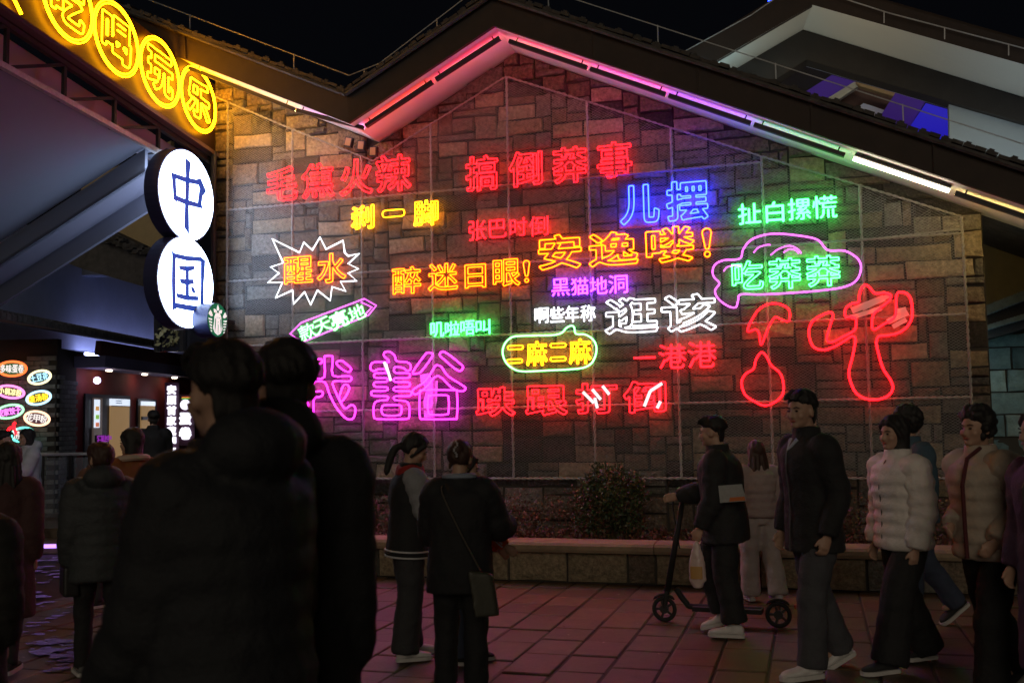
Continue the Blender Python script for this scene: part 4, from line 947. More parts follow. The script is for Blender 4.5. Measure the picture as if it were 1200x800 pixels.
VIO = mat('violet_painted_glow', (.05, .02, .2), .6, emis=(.09, .02, .42), es=.16); BLU = mat('blue_painted_glow', (.02, .02, .3), .6, emis=(.03, .02, .8), es=.42)  # violet and blue light on these surfaces is put in as glow
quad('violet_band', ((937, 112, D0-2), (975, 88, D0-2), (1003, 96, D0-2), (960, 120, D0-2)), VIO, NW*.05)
quad('pale_beam', ((962, 120, D0-1.6), (1001, 96, D0-1.6), (1010, 98, D0-1.6), (972, 124, D0-1.6)), mat('beam_cream', (.6, .58, .5), .7), NW*.15)
quad('gold_beam', ((1003, 96, D0-1.5), (1049, 109, D0-1.5), (1047, 113, D0-1.5), (1008, 101, D0-1.5)), mat('beam_gold', (.5, .35, .18), .7), NW*.15)
quad('brown_panel', ((972, 124, D0-1.9), (1010, 102, D0-1.9), (1047, 113, D0-1.9), (1030, 140, D0-1.9)), mat('panel_brown', (.13, .07, .06), .8), NW*.05)
quad('white_box', ((998, 131, D0-1.4), (1012, 121, D0-1.4), (1036, 129, D0-1.4), (1029, 142, D0-1.4)), mat('box_white', (.6, .62, .8), .7), NW*.3)
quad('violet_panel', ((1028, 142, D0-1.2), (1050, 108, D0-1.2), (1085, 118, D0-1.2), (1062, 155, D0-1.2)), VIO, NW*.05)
quad('blue_panel', ((1062, 155, D0-1.1), (1085, 121, D0-1.1), (1110, 128, D0-1.1), (1113, 170, D0-1.1)), BLU, NW*.05)
MB().tube([wp(770, 78, D1+.1), wp(880, 18, D1+.1), wp(950, -30, D1+.1)], .01, n=4).build('roof_wire', STEEL, ub)
MB().tube([wp(950, -14, D1+.1), wp(1040, 15, D1+.1), wp(1120, 36, D1+.1), wp(1220, 62, D1+.1)], .01, n=4).build('roof_wire', STEEL, ub)
for x, y in ((1036, 14), (1107, 33), (1182, 52)): MB().tube([wp(x, y, D1+.1), wp(x, y+13, D1+.1)], .01, n=4).build('wire_post', STEEL, ub)
MB().tube([wp(800, 135, -2.9), wp(880, 122, -2.9)], .03, n=6).build('added_soffit_lamp', mat('added_soffit_lamp_teal', (.5, .5, .5), .4, emis=(.6, .92, 1), es=26), ub)  # added tubes, hidden behind the main roof, to brighten the upper soffit
MB().tube([wp(900, 130, -2.9), wp(1000, 165, -2.9)], .03, n=6).build('added_soffit_lamp', mat('added_soffit_lamp_warm', (.5, .5, .5), .4, emis=(1, .78, .5), es=22), ub)
MB().tube([wp(1100, 200, -2.9), wp(1300, 270, -2.9)], .03, n=6).build('added_soffit_lamp', mat('added_soffit_lamp_pale', (.5, .5, .5), .4, emis=(.8, .92, 1), es=20), ub)
rs = empty('rooftop_neon', wp(906, 2, -3.2), 'tiny blue neon lettering cut off at the top edge above the upper building', 'neon sign')
for k in range(3): MB().tube([wp(900+4*k, 8-2.4*k, -3.2), wp(903+4*k, -4-2*k, -3.2), wp(906+4*k, 3-2*k, -3.2)], .02, n=5).build('tube', N_BLUE, rs)
# ------------------------------------------------------------------ people
SKIN = mat('skin', (.42, .25, .18), .55, noise=.12, scale=14); HAIR = mat('hair_black', (.012, .010, .010), .65, bump=.8, bscale=120, dist=.004)
HBRN = mat('hair_brown', (.045, .02, .014), .6, bump=.8, bscale=120, dist=.004)
LIP = mat('lips', (.32, .09, .08), .5); EYE_M = mat('eye_dark', (.02, .015, .015), .2); EYEW = mat('eye_white', (.55, .52, .5), .3)
def cloth(name, col, rough=.8, sc=12, bump=.7): return mat('cloth_'+name, col, rough, noise=.12, scale=sc, bump=bump, bscale=34, dist=.012)
def fuse(name, mb, m_, parent, vox, disp=0.0, smooth=2, dscale=.12):
    me = mb.mesh(name+'_src', m_); o = bpy.data.objects.new('tmp', me); COL.objects.link(o)
    r = o.modifiers.new('r', 'REMESH'); r.mode = 'VOXEL'; r.voxel_size = vox
    if smooth: s_ = o.modifiers.new('s', 'SMOOTH'); s_.iterations = smooth; s_.factor = .5
    if disp:
        tx = bpy.data.textures.get('folds%.2f' % dscale) or bpy.data.textures.new('folds%.2f' % dscale, 'CLOUDS'); tx.noise_scale = dscale; tx.noise_depth = 2
        dm = o.modifiers.new('d', 'DISPLACE'); dm.texture = tx; dm.strength = disp; dm.mid_level = .5; dm.texture_coords = 'LOCAL'
    bpy.context.view_layer.update()
    me2 = bpy.data.meshes.new_from_object(o.evaluated_get(bpy.context.evaluated_depsgraph_get())); me2.name = name
    me2.polygons.foreach_set('use_smooth', [True]*len(me2.polygons))
    if not me2.materials: me2.materials.append(m_)
    COL.objects.unlink(o); bpy.data.objects.remove(o)
    return link(name, me2, parent)

def seg(P, k):   # resample polyline with k steps per piece (smooth)
    return catmull(P, False, k)

def human(base, H, yaw, label, legs=((.25, .1, .02), (-.25, .35, .02)), arms=((.1, .25, .12), (-.1, .3, .12)), lean=.03, head=(0, 0), female=False,
          hair='short', haircol=None, top='jacket', topc=None, topz=-.12, bulk=.035, puff=0.0, sleevec=None, pants=None, pantw=.0, pantlen=1.0, shoec=None, solec=None, hood=False, collar=True, collarc=None,
          coatopen=False, vox=.014, face=True, lift=0.0, hemstripe=False, skirt=None, feet=True, scarf=None, bodyvox=.0095, hands=True, sleevelen=1.0, group=None, wide=1.0):
    h = H/1.72; base = A(base, float); Fv = A([-math.sin(yaw), math.cos(yaw), 0]); Rv = A([math.cos(yaw), math.sin(yaw), 0])
    e = empty('person', base, label, 'person', group)
    up = unit(ZZ*math.cos(lean)+Fv*math.sin(lean)); tf = unit(np.cross(up, Rv))    # torso forward
    # legs first, relative to pelvis
    J = []
    for sg, (a, b, sp) in zip((-1, 1), legs):
        hip = Rv*.092*h*sg; kd = Fv*math.sin(a)-ZZ*math.cos(a)+Rv*sg*sp; knee = hip+unit(kd)*.43*h
        sd_ = Fv*math.sin(a-b)-ZZ*math.cos(a-b)+Rv*sg*sp*.5; ank = knee+unit(sd_)*.415*h; J.append([hip, knee, ank, a-b])
    low = min(j[2][2] for j in J); pel = base+ZZ*(lift-low+.085*h)
    for j in J:
        for k in range(3): j[k] = j[k]+pel
    wm = .92 if female else 1.0
    sh_w = (.172 if female else .195)*h*wide
    S = lambda z, x=0, y=0: pel+up*z*h+Rv*x*h+tf*y*h
    body = MB()
    tz_ = [-.07, .0, .08, .16, .26, .36, .43, .49, .53]; rx = [.14, .165, .155, .135, .145, .165, .165, .12, .06]; ry = [.11, .12, .11, .095, .105, .115, .10, .075, .06]
    body.rings([S(z) for z in tz_], [q*h*wm for q in rx], [q*h*wm for q in ry], [Rv]*9, [tf]*9, n=16)
    hy, hp = head; Hf = unit(tf*math.cos(hy)+Rv*math.sin(-hy)); Hr = unit(np.cross(Hf, up)); Hf = unit(Hf*math.cos(hp)+up*math.sin(hp)); Hu = unit(np.cross(Hr, Hf))
    nb = S(.50, 0, -.01); hc = S(.675, 0, .02)+Hf*.01*h
    Hd = lambda x, y, z: hc+Hr*x*h+Hf*y*h+Hu*z*h
    body.tube([nb, nb+(Hd(0, -.02, -.06)-nb)*.5, Hd(0, -.015, -.03)], [.062*h*wm, .054*h*wm, .052*h], n=12)
    ax = [Hr, Hf, Hu]; E = lambda c, r, **k: body.ell(Hd(*c), [q*h for q in r], ax, **k)
    E((0, -.012, .022), (.073, .094, .09)); E((0, .026, -.035), (.058, .063, .076)); E((0, .064, -.088), (.028, .024, .02))
    for sg in (-1, 1): E((sg*.075, -.008, -.015), (.010, .019, .031)); E((sg*.036, .055, -.028), (.026, .028, .026))
    E((0, .072, .020), (.048, .018, .011)); body.tube([Hd(0, .082, .008), Hd(0, .098, -.018), Hd(0, .104, -.034), Hd(0, .088, -.040)], [.008*h, .010*h, .014*h, .010*h], n=8)
    AR = []
    for sg, arm in zip((-1, 1), arms):
        a, el, abd = arm[:3]; tw = arm[3] if len(arm) > 3 else 0.0
        shp = S(.445, 0)+Rv*sg*sh_w*.93
        ud = unit(tf*math.sin(a)-up*math.cos(a)+Rv*sg*abd); elb = shp+ud*.285*h
        fd_ = unit(tf*math.sin(a+el)-up*math.cos(a+el)+Rv*sg*(abd*.3+tw)); wr = elb+fd_*.245*h
        AR.append((shp, elb, wr, fd_, sg))
        body.tube([S(.44), S(.45)+Rv*sg*sh_w*.6, shp, shp+(elb-shp)*.5, elb, elb+(wr-elb)*.45, wr], [.05*h, .055*h, .052*h, .045*h, .038*h, .038*h, .026*h], n=10)
        if hands:
            T_ = fd_; Nn = unit(np.cross(T_, np.cross(-Rv*sg, T_))) ; Wd = unit(np.cross(T_, Nn))
            pc = wr+T_*.052*h; body.tube([wr, wr+T_*.03*h, wr+T_*.09*h], [.024*h, .036*h, .036*h], n=8, sq=.45, ref=Wd)
            for q in range(4):
                o_ = Wd*(q-1.5)*.0185*h; L = [.062, .072, .068, .054][q]*h; b0 = wr+T_*.088*h+o_; d1 = unit(T_*math.cos(.35)+Nn*math.sin(.35)); d2 = unit(T_*math.cos(1.1)+Nn*math.sin(1.1)); d3 = unit(T_*math.cos(1.7)+Nn*math.sin(1.7))
                body.tube([b0-T_*.01, b0+d1*L*.42, b0+d1*L*.42+d2*L*.34, b0+d1*L*.42+d2*L*.34+d3*L*.24], [.0088*h, .0082*h, .0078*h, .006*h], n=6)
            tdir = unit(Fv+T_*.9+Nn*.5); tb_ = wr+T_*.035*h+unit(Fv-T_*(Fv@T_))*.028*h
            body.tube([tb_-tdir*.02, tb_+tdir*.03*h, tb_+tdir*.05*h+T_*.02*h], [.012*h, .0105*h, .0085*h], n=6)
    for (hip, knee, ank, sa_) in J:
        body.tube([hip+ZZ*.04*h, hip-ZZ*.04*h, hip+(knee-hip)*.5, knee, knee+(ank-knee)*.35, ank], [.07*h, .082*h, .07*h, .052*h, .052*h, .036*h], n=10)
        body.tube([ank-Fv*.03*h-ZZ*.03*h, ank+Fv*.12*h-ZZ*.05*h], [.03*h, .022*h], n=8)
    fuse('body', body, SKIN, e, bodyvox if face else .013, smooth=1)
    if face:
        for sg in (-1, 1):
            MB().ell(Hd(sg*.029, .083, .0), (.013*h, .006*h, .0055*h), ax, 8, 5).build('eye', EYE_M, e, smooth=True)
            MB().tube([Hd(sg*.014, .090, .018), Hd(sg*.032, .089, .024), Hd(sg*.048, .076, .018)], [.003*h, .0035*h, .002*h], n=5).build('eyebrow', HAIR, e)
        MB().ell(Hd(0, .087, -.061), (.022*h, .007*h, .007*h), ax, 10, 6).build('lips', LIP, e, smooth=True)
    # ---- hair
    hm = MB(); hcol = haircol or HAIR; rs_ = random.Random(int(abs(base[0])*100)+3)
    curly = hair == 'curly'; lowb = {'short': -.78, 'crop': -.7}.get(hair, -.8)
    def hf(d):
        k = 1+.02*math.sin(23*math.atan2(d[1], d[0])+6*d[2])+(.10*math.sin(9*d[0]+4)*math.sin(8*d[2]+1)+.06*math.sin(17*d[1]+5*d[2]) if curly else .015*math.sin(7*d[0]+9*d[2]))
        fa_ = min(1, max(0, (d[1]-.0)/.35))*min(1, max(0, (.50-.25*abs(d[0])-d[2])/.30)); k *= (1-.24*fa_)*(1-.05*max(0, d[1]))
        if abs(d[0]) > .6 and d[1] > -.15 and d[2] < .02 and hair in ('short', 'crop', 'bun', 'pony'): k *= .82
        if d[2] < lowb: k *= .8
        if hair in ('short', 'crop'): k *= 1-.20*min(1, max(0, (-.02-d[2])/.42))*min(1, max(0, .6-d[1]))
        return k
    kk_ = 1.12 if curly else 1.0
    hm.ell(Hd(0, -.018, .030), [.086*h*kk_, .106*h*kk_, .104*h*kk_], ax, 40, 24, fn=hf)
    if hair == 'short':
        for _ in range(16):
            x = rs_.uniform(-.05, .05); hm.tube([Hd(x, .03, .125), Hd(x*1.2, .085, .098), Hd(x*1.3+.01, .10, .065)], [.014*h, .012*h, .005*h], n=5)
    if hair == 'short':
        for _ in range(34):
            x = rs_.uniform(-.06, .06); hm.tube([Hd(x, -.092+.35*abs(x), .0), Hd(x*.95, -.094+.4*abs(x), -.045), Hd(x*.85, -.078+.3*abs(x), -.078-rs_.uniform(0, .018))], [.010*h, .009*h, .003*h], n=5)
    if hair in ('long', 'bob', 'pony', 'longside', 'bun'):
        for sg in (-1, 1): hm.tube([Hd(sg*.015, .07, .100), Hd(sg*.058, .055, .055), Hd(sg*.072, .012, -.01), Hd(sg*.070, -.02, -.07)], [.010*h, .016*h, .018*h, .012*h], n=7)
    if hair == 'bob':
        hm.rings([Hd(0, -.03, .03), Hd(0, -.035, -.05), Hd(0, -.035, -.12), Hd(0, -.03, -.155)], [.088*h, .090*h, .088*h, .070*h], [.085*h, .075*h, .07*h, .05*h], [Hr]*4, [Hf]*4, n=18)
    if hair in ('long', 'longside'):
        L = .36 if hair == 'long' else .30
        hm.rings([Hd(0, -.05, .05), Hd(0, -.065, -.06), Hd(0, -.075, -.16), Hd(0, -.085, -L*.8), Hd(0, -.085, -L)], [.088*h, .105*h, .118*h, .115*h, .08*h], [.06*h, .055*h, .05*h, .045*h, .02*h], [Hr]*5, [Hf]*5, n=22, fn=lambda i, a: 1+.07*math.sin(11*a+i))
        for _ in range(26):
            x = rs_.uniform(-.09, .09); y = -.09+rs_.uniform(-.03, .02); hm.tube([Hd(x*.8, y, -.05), Hd(x, y-.015, -.2), Hd(x*1.05+rs_.uniform(-.012, .012), y, -L-rs_.uniform(0, .05))], [.014*h, .013*h, .004*h], n=5)
    if hair == 'pony':
        hm.ell(Hd(0, -.115, -.01), [.028*h]*3, ax); hm.tube(seg([Hd(0, -.10, .0), Hd(0, -.15, -.05), Hd(0, -.15, -.16), Hd(.01, -.13, -.27)], 3), [.022*h+.012*h*math.sin(q/9*3.1) for q in range(9)]+[.006*h], n=8)
    if hair == 'bun':
        hm.ell(Hd(0, -.10, .05), [.052*h, .045*h, .05*h], ax, 16, 10, fn=lambda d: 1+.06*math.sin(9*d[0]+7*d[2])); 
    if curly:
        for _ in range(60):
            v = unit(A([rs_.gauss(0, 1), rs_.gauss(-.5, 1), rs_.gauss(.5, 1)])); 
            if v[1] > .3 and v[2] < .4: continue
            hm.ell(Hd(v[0]*.088, -.02+v[1]*.108, .03+v[2]*.105), [.026*h]*3, ax, 7, 5)
    for _ in range(90 if not curly else 0):
        az = rs_.uniform(math.pi*.95, math.pi*2.05) if rs_.random() < .75 else rs_.uniform(0, math.pi); pz = rs_.uniform(.2, 1.0 if math.sin(az) > .2 else (1.25 if hair in ('short', 'crop') else 1.75)); pts_ = []
        for q in range(4):
            p_ = pz+.22*q; d_ = A([math.sin(p_)*math.cos(az+.08*q), math.sin(p_)*math.sin(az+.08*q), math.cos(p_)])
            k_ = hf(d_)*kk_*(1.02+.02*rs_.random()); pts_.append(Hd(d_[0]*.086*k_, -.018+d_[1]*.106*k_, .030+d_[2]*.104*k_))
        hm.tube(pts_, [.006*h, .008*h, .007*h, .003*h], n=5)
    fuse('hair', hm, hcol, e, .0075 if face or haircol else .0065, smooth=1, disp=.006, dscale=.03)
    # ---- trousers / skirt
    if skirt is None:
        pm_ = MB(); pw = pantw
        pm_.rings([S(-.10), S(-.03), S(.05), S(.13)], [.16*h*wm, .178*h*wm, .165*h*wm, .145*h*wm], [.12*h, .13*h, .12*h, .105*h], [Rv]*4, [tf]*4, n=18)
        for (hip, knee, ank, sa_) in J:
            end = ank+(knee-ank)*(1-pantlen)-ZZ*.02*h if pantlen >= .99 else ank+(knee-ank)*(1-pantlen)
            P = seg([hip+ZZ*.03*h, hip-ZZ*.07*h, hip+(knee-hip)*.55, knee+Fv*.008, knee+(end-knee)*.45, end], 4); n_ = len(P)
            r_ = np.interp(np.linspace(0, 1, n_), [0, .2, .4, .6, .8, 1], [.085*h, .098*h, .088*h+pw*.4, .070*h+pw*.7, .064*h+pw*.9, .060*h+pw*1.1])
            r_ = r_*(1+.03*np.sin(np.arange(n_)*2.1))
            pm_.tube(P, r_, n=14, sq=1.06, ref=Rv)
        fuse('trousers', pm_, pants or cloth('black', (.012, .012, .014)), e, vox, disp=.022, dscale=.10)
    else:
        sm_ = MB(); zz = np.linspace(.12, skirt[0], 6)
        sm_.rings([S(0)+(ZZ*z)*h if z < 0 else S(z) for z in zz], [(.15+.06*i/5)*h+.02*(i > 2) for i in range(6)], [(.12+.06*i/5)*h for i in range(6)], [Rv]*6, [tf]*6, n=24, fn=lambda i, a: 1+.05*math.sin(7*a)*i/5)
        fuse('skirt', sm_, skirt[1], e, vox, disp=.015)
    # ---- shoes
    if feet:
        for (hip, knee, ank, sa_) in J:
            pitch = max(-.9, min(.2, (sa_)*.9)) if ank[2]-pel[2] > low+.03 else 0
            fo = unit(Fv*math.cos(pitch)+ZZ*math.sin(pitch)); fu = unit(np.cross(Rv, fo)); fu = fu if fu[2] > 0 else -fu
            o0 = ank-fu*.078*h-fo*.065*h; m = MB()
            t_ = [0, .05, .2, .4, .6, .8, .93, 1]; hw = [.022, .033, .038, .040, .046, .047, .036, .015]; ht = [.05, .07, .085, .072, .05, .04, .032, .018]
            cs = [o0+fo*(q*.275*h)+fu*(hh*.5+.018)*h for q, hh in zip(t_, ht)]
            m.rings(cs, [q*h for q in hw], [q*h*.55 for q in ht], [Rv]*8, [fu]*8, n=14)
            m.tube([ank-fu*.05*h, ank+fu*.01*h+(knee-ank)*.03], [.042*h, .043*h], n=12)
            sh = fuse('shoe', m, shoec or cloth('shoe_black', (.02, .02, .022)), e, .009, smooth=1)
            out = [(t*.285-.005, w_) for t, w_ in zip(t_, hw)]; pl_ = [o0+fo*a*h+Rv*(b+.004)*h for a, b in out]+[o0+fo*a*h-Rv*(b+.004)*h for a, b in out[::-1]]
            MB().prism(pl_, fu*.026*h).build('sole', solec or cloth('sole_white', (.55, .53, .52)), sh)
    # ---- top
    if top:
        tc_ = topc or cloth('black', (.012, .012, .014)); m = MB(); B = bulk*h
        zt = [topz+.0, topz+.06, 0, .10, .20, .30, .38, .44, .49, .525] if topz < -.02 else [topz, topz+.05, topz+.1, .18, .24, .30, .38, .44, .49, .525]
        zt = sorted(set(round(q, 3) for q in zt)); zf = np.linspace(zt[0], .53, 30)
        rxx = np.interp(zf, [-.5, -.1, 0, .1, .2, .3, .4, .45, .49, .53], [.20, .178, .172, .16, .158, .172, .185, .175, .13, .075])*wm*h
        ryy = np.interp(zf, [-.5, -.1, 0, .1, .2, .3, .4, .45, .49, .53], [.15, .135, .13, .12, .12, .13, .125, .11, .09, .072])*wm*h
        bb = np.interp(zf, [-.5, .42, .49, .53], [B, B, B*.4, B*.2]); sc_ = np.abs(np.sin((zf-zt[0])*math.pi/.085)) if puff else 0*zf
        cx_ = [S(z) if z > -.05 else S(-.05)+ZZ*(z+.05)*h for z in zf]
        m.rings(cx_, rxx+bb+puff*sc_*h, ryy+bb+puff*sc_*h, [Rv]*30, [tf]*30, n=28)
        slv = MB() if sleevec else m
        for (shp, elb, wr, fd_, sg) in AR:
            we = elb+(wr-elb)*sleevelen
            P = seg([S(.43)+Rv*sg*sh_w*.45, shp+up*.0, shp+(elb-shp)*.5, elb, elb+(we-elb)*.5, we+fd_*.01], 6); n_ = len(P)
            r_ = np.interp(np.linspace(0, 1, n_), [0, .2, .4, .6, .8, 1], [.07*h, .068*h+B*.7, .060*h+B*.8, .055*h+B*.8, .048*h+B*.8, .038*h+B*.55])
            if puff: r_ = r_+puff*.8*h*np.abs(np.sin(np.arange(n_)*math.pi/4.2))
            else: r_ = r_*(1+.035*np.sin(np.arange(n_)*1.7))
            slv.tube(P, r_, n=14)
        if collar and not hood:
            m.rings([S(.49), S(.53), S(.575)], [.095*h+B*.3, .088*h+B*.2, .086*h+B*.2], [.09*h+B*.3, .082*h+B*.2, .080*h+B*.2], [Rv]*3, [tf]*3, n=20)
        if hood:
            m.ell(S(.545, 0, -.095), [.125*h+B*.4, .075*h+B*.5, .095*h], [Rv, tf, up]); m.rings([S(.48), S(.53), S(.57)], [.12*h, .11*h, .095*h], [.11*h, .095*h, .085*h], [Rv]*3, [tf]*3, n=20)
            m.ell(S(.575, 0, -.10), [.10*h, .06*h, .05*h], [Rv, tf, up])
        ob = fuse('coat' if topz < -.2 else 'jacket', m, tc_, e, vox, disp=.018 if not puff else .014, dscale=.09)
        if sleevec: fuse('sleeves', slv, sleevec, e, vox, disp=.02, dscale=.08)
        # front closing line and hem seam as real trims
        zq = np.linspace(zt[0]+.01, .50, 10); fx = lambda z: np.interp(z, zf, ryy+bb)
        MB().tube([(S(z) if z > -.05 else S(-.05)+ZZ*(z+.05)*h)+tf*(fx(z)+.006) for z in zq], .0045, n=5).build('zip', mat('zip_grey', (.045, .045, .045), .4), e)
        if hemstripe:
            for k in range(3):
                zq_ = topz+.006+.022*k; r0 = np.interp(zq_, zf, rxx+bb)+.004; r1_ = np.interp(zq_, zf, ryy+bb)+.004; cc = S(-.05)+ZZ*(zq_+.05)*h if zq_ < -.05 else S(zq_)
                MB().tube([cc+Rv*r0*1.01*math.cos(t)+tf*r1_*1.01*math.sin(t) for t in np.linspace(0, 2*math.pi, 30, endpoint=False)], .0065 if k != 1 else .008, closed=True, n=5).build('hem_stripe', cloth('stripe_white', (.55, .55, .58)) if k != 1 else cloth('black', (.012, .012, .014)), e)
    if scarf:
        m = MB(); 
        for k in range(3): m.tube([S(.475+.028*k)+Rv*(.105-.008*k)*h*math.cos(t)+tf*(.10-.006*k)*h*math.sin(t)+up*.01*math.sin(3*t+k) for t in np.linspace(0, 2*math.pi, 24, endpoint=False)], .024*h, closed=True, n=8)
        m.tube([S(.47, -.04, .11), S(.38, -.05, .16), S(.28, -.05, .165)], [.03*h, .032*h, .028*h], n=8, sq=.5)
        fuse('scarf', m, scarf, e, .011, disp=.01, dscale=.05)
    e['_'] = 0; del e['_']
    return dict(e=e, S=S, AR=AR, J=J, Fv=Fv, Rv=Rv, tf=tf, up=up, h=h, Hd=Hd, pel=pel, ax=ax)

def at(px, D, z=0.0):     # ground point under photo column px at distance D
    r = ray(px, 495); return A([r[0]/r[1]*D, D, z])
BK = cloth('black', (.012, .012, .014)); NV = cloth('navy', (.015, .018, .032)); CH = cloth('charcoal', (.03, .03, .034)); GRY = cloth('grey_trousers', (.055, .055, .065))
WHT = cloth('white_puffer', (.72, .66, .64), .6); BEI = cloth('beige_puffer', (.55, .46, .38), .65); PNK = cloth('dusty_pink', (.33, .25, .24)); CRM = cloth('cream_trousers', (.42, .36, .35))
SHW = cloth('sneaker_white', (.62, .60, .60), .6); GLIT = cloth('ash_sleeve', (.24, .24, .26))
SL_ = (0.02, .05, .03)
# two near men
human(at(272, 2.62), 1.86, 1.0, 'near man from behind in a bulky dark puffer, head turned left', legs=((.1, .05, .03), (-.1, .15, .03)), arms=((.24, .35, .12), (.05, .3, .10)), head=(-.25, -.02), topc=cloth('ink_puffer', (.014, .015, .019), .7), bulk=.048, puff=.010, wide=.80, hood=True, topz=-.12, face=False, lean=.02)
human(at(331, 3.05), 1.90, -.05, 'taller near man from behind in black hooded coat, right of the other', legs=((.1, .05, .03), (-.1, .15, .03)), arms=((0, .2, .12), (0, .2, .08)), head=(.35, 0), topc=cloth('raven_coat', (.010, .010, .012), .8), bulk=.035, wide=.86, hood=True, topz=-.30, face=False)
# middle group
P3 = human(at(477, 7.1), 1.56, -1.25, 'woman with ponytail in black varsity jacket with grey sleeves and red scarf', female=True, legs=((.06, .05, .03), (-.04, .06, .03)), arms=((.25, .9, .10), (.35, .75, .12)), head=(-.15, -.38), hair='pony', topc=BK, sleevec=GLIT, hemstripe=True, topz=-.15, bulk=.045, pants=CH, pantw=.035, shoec=SHW, scarf=cloth('red_scarf', (.28, .012, .012)), lean=.05)
P4 = human(at(537, 6.15), 1.52, -.12, 'woman from behind in loose black coat with hair claw clip and crossbody bag', female=True, legs=((.04, .05, .03), (-.04, .06, .03)), arms=((.35, .9, .20, -.1), (.5, 1.0, .30, .1)), head=(-.15, -.18), hair='bun', haircol=HBRN, topc=BK, topz=-.24, bulk=.07, pants=BK, pantw=.02, lean=.05, collar=True)
m = MB()
for k in range(9):
    a = .5*k; m.ell(P4['Hd'](.01+.012*math.sin(a*2.1), -.145-.003*(k % 2), .095-.013*k), [.008, .006, .006], P4['ax'], 7, 5)
m.build('hair_clip', mat('clip_pearl', (.35, .35, .38), .3), P4['e'], smooth=True)
MB().tube([P4['S'](.555)+P4['Rv']*.095*math.cos(t)+P4['tf']*.085*math.sin(t) for t in np.linspace(0, 2*math.pi, 20, endpoint=False)], .018, closed=True, n=6).build('shirt_collar', cloth('pale_denim', (.22, .25, .33)), P4['e'])
bag = empty('crossbody_bag', P4['S'](-.2, .2, -.05), 'dark olive crossbody bag hanging behind the hip of the woman in black', 'bag')
S4 = P4['S']; mb = MB(); mb.prism([S4(-.06, .10, -.235), S4(-.09, .26, -.19), S4(-.36, .30, -.17), S4(-.37, .15, -.225)], -P4['tf']*.07); 
b_ = fuse('bag_body', mb, mat('bag_olive', (.05, .048, .035), .5, bump=.3), bag, .012, smooth=3)
MB().tube(seg([S4(.50, -.10, -.06), S4(.44, -.09, -.175), S4(.2, .03, -.215), S4(0, .14, -.235), S4(-.07, .18, -.24)], 5), .011, n=6, sq=.4).build('strap', mat('strap_brown', (.10, .085, .07), .5), bag)
P5 = human(at(541, 6.95), 1.41, -1.75, 'person mostly hidden behind the woman in black, orange sleeve with white stripes and jeans', female=True, legs=((.05, .05, .02), (.0, .05, .02)), arms=((.3, .5, .1), (.75, .12, .05)), hair='bob', topc=cloth('orange_track', (.55, .10, .012)), topz=-.14, bulk=.03, pants=cloth('denim', (.05, .065, .11)), pantw=.02, face=True, head=(0, -.1))
for k in range(2):
    shp, elb, wr, fd_, sg = P5['AR'][1]; o_ = P5['Rv']*.07+ZZ*(.012-.028*k); MB().tube([elb+o_*.9, wr+o_*.75], .006, n=5).build('sleeve_stripe', cloth('stripe_white', (.5, .5, .5)), P5['e'])
# scooter and rider
SCY = math.radians(84); sa0, sb0 = gnd(779, 728), gnd(906, 735); sb0 = sa0+unit(A([sb0[0]-sa0[0], sb0[1]-sa0[1], 0]))*.90
sc = empty('electric_scooter', (sa0+sb0)/2*A([1, 1, 0]), 'black electric kick scooter ridden to the left past the planter', 'scooter')
sf = unit(sa0-sb0); sf[2] = 0; sr = unit(np.cross(sf, ZZ)); RUB = mat('tyre_rubber', (.015, .015, .016), .8)
for nm, c_ in (('wheel', sa0), ('wheel', sb0)):
    c_ = A([c_[0], c_[1], .102]); mw_ = MB().tube([c_+sf*.085*math.cos(t)+ZZ*.085*math.sin(t) for t in np.linspace(0, 2*math.pi, 28, endpoint=False)], .017, closed=True, n=8).build('wheel', RUB, sc, smooth=True)
    r_ = MB(); r_.prism([c_-sr*.018+sf*.035*math.cos(t)+ZZ*.035*math.sin(t) for t in np.linspace(0, 2*math.pi, 14, endpoint=False)], sr*.036)
    for q in range(5): a = q*2*math.pi/5; r_.beam(c_, c_+sf*.08*math.cos(a)+ZZ*.08*math.sin(a), .018, .012, up=sr)
    r_.build('rim', DARKM, mw_)
    MB().tube([c_+sf*.115*math.cos(t)+ZZ*.115*math.sin(t) for t in np.linspace(.7, 2.4, 10)], [.005]+[.012]*8+[.005], n=6, sq=1.0).build('fender', BLACK, sc, smooth=True)
fa = A([sa0[0], sa0[1], .11])
MB().tube(seg([fa-sf*.10+ZZ*.16, fa-sf*.18+ZZ*.05, fa-sf*.26+ZZ*.02, A([sb0[0], sb0[1], .13])+sf*.13], 4), .024, n=8).build('neck_frame', BLACK, sc, smooth=True)
MB().beam(fa-sf*.24+ZZ*.015, A([sb0[0], sb0[1], .125])+sf*.12, .15, .035).build('deck', BLACK, sc)
MB().tube([fa+ZZ*.0, fa-sf*.03+ZZ*.16], .022, n=8).build('fork', BLACK, sc)
stt = fa-sf*.19+ZZ*.93; MB().tube([fa-sf*.03+ZZ*.14, stt], [.026, .022], n=10).build('stem', BLACK, sc, smooth=True)
MB().tube([stt+sr*.23, stt+sr*.05+ZZ*.015, stt-sr*.05+ZZ*.015, stt-sr*.23], .014, n=8).build('handlebar', BLACK, sc)
for sg in (-1, 1): MB().tube([stt+sr*sg*.14, stt+sr*sg*.24], .019, n=8).build('grip', RUB, sc)
MB().tube(seg([stt+ZZ*.01+sr*.05, stt+sf*.09-ZZ*.06, stt+sf*.07-ZZ*.3, stt-ZZ*.45+sf*.05], 4), .006, n=5).build('brake_cable', BLACK, sc)
MB().box(stt+ZZ*.03+sf*.02, .06, .05, .02, sr, sf, ZZ).build('display', mat('scooter_display', (.02, .1, .02), .3, emis=(.1, .5, .1), es=.35), sc)
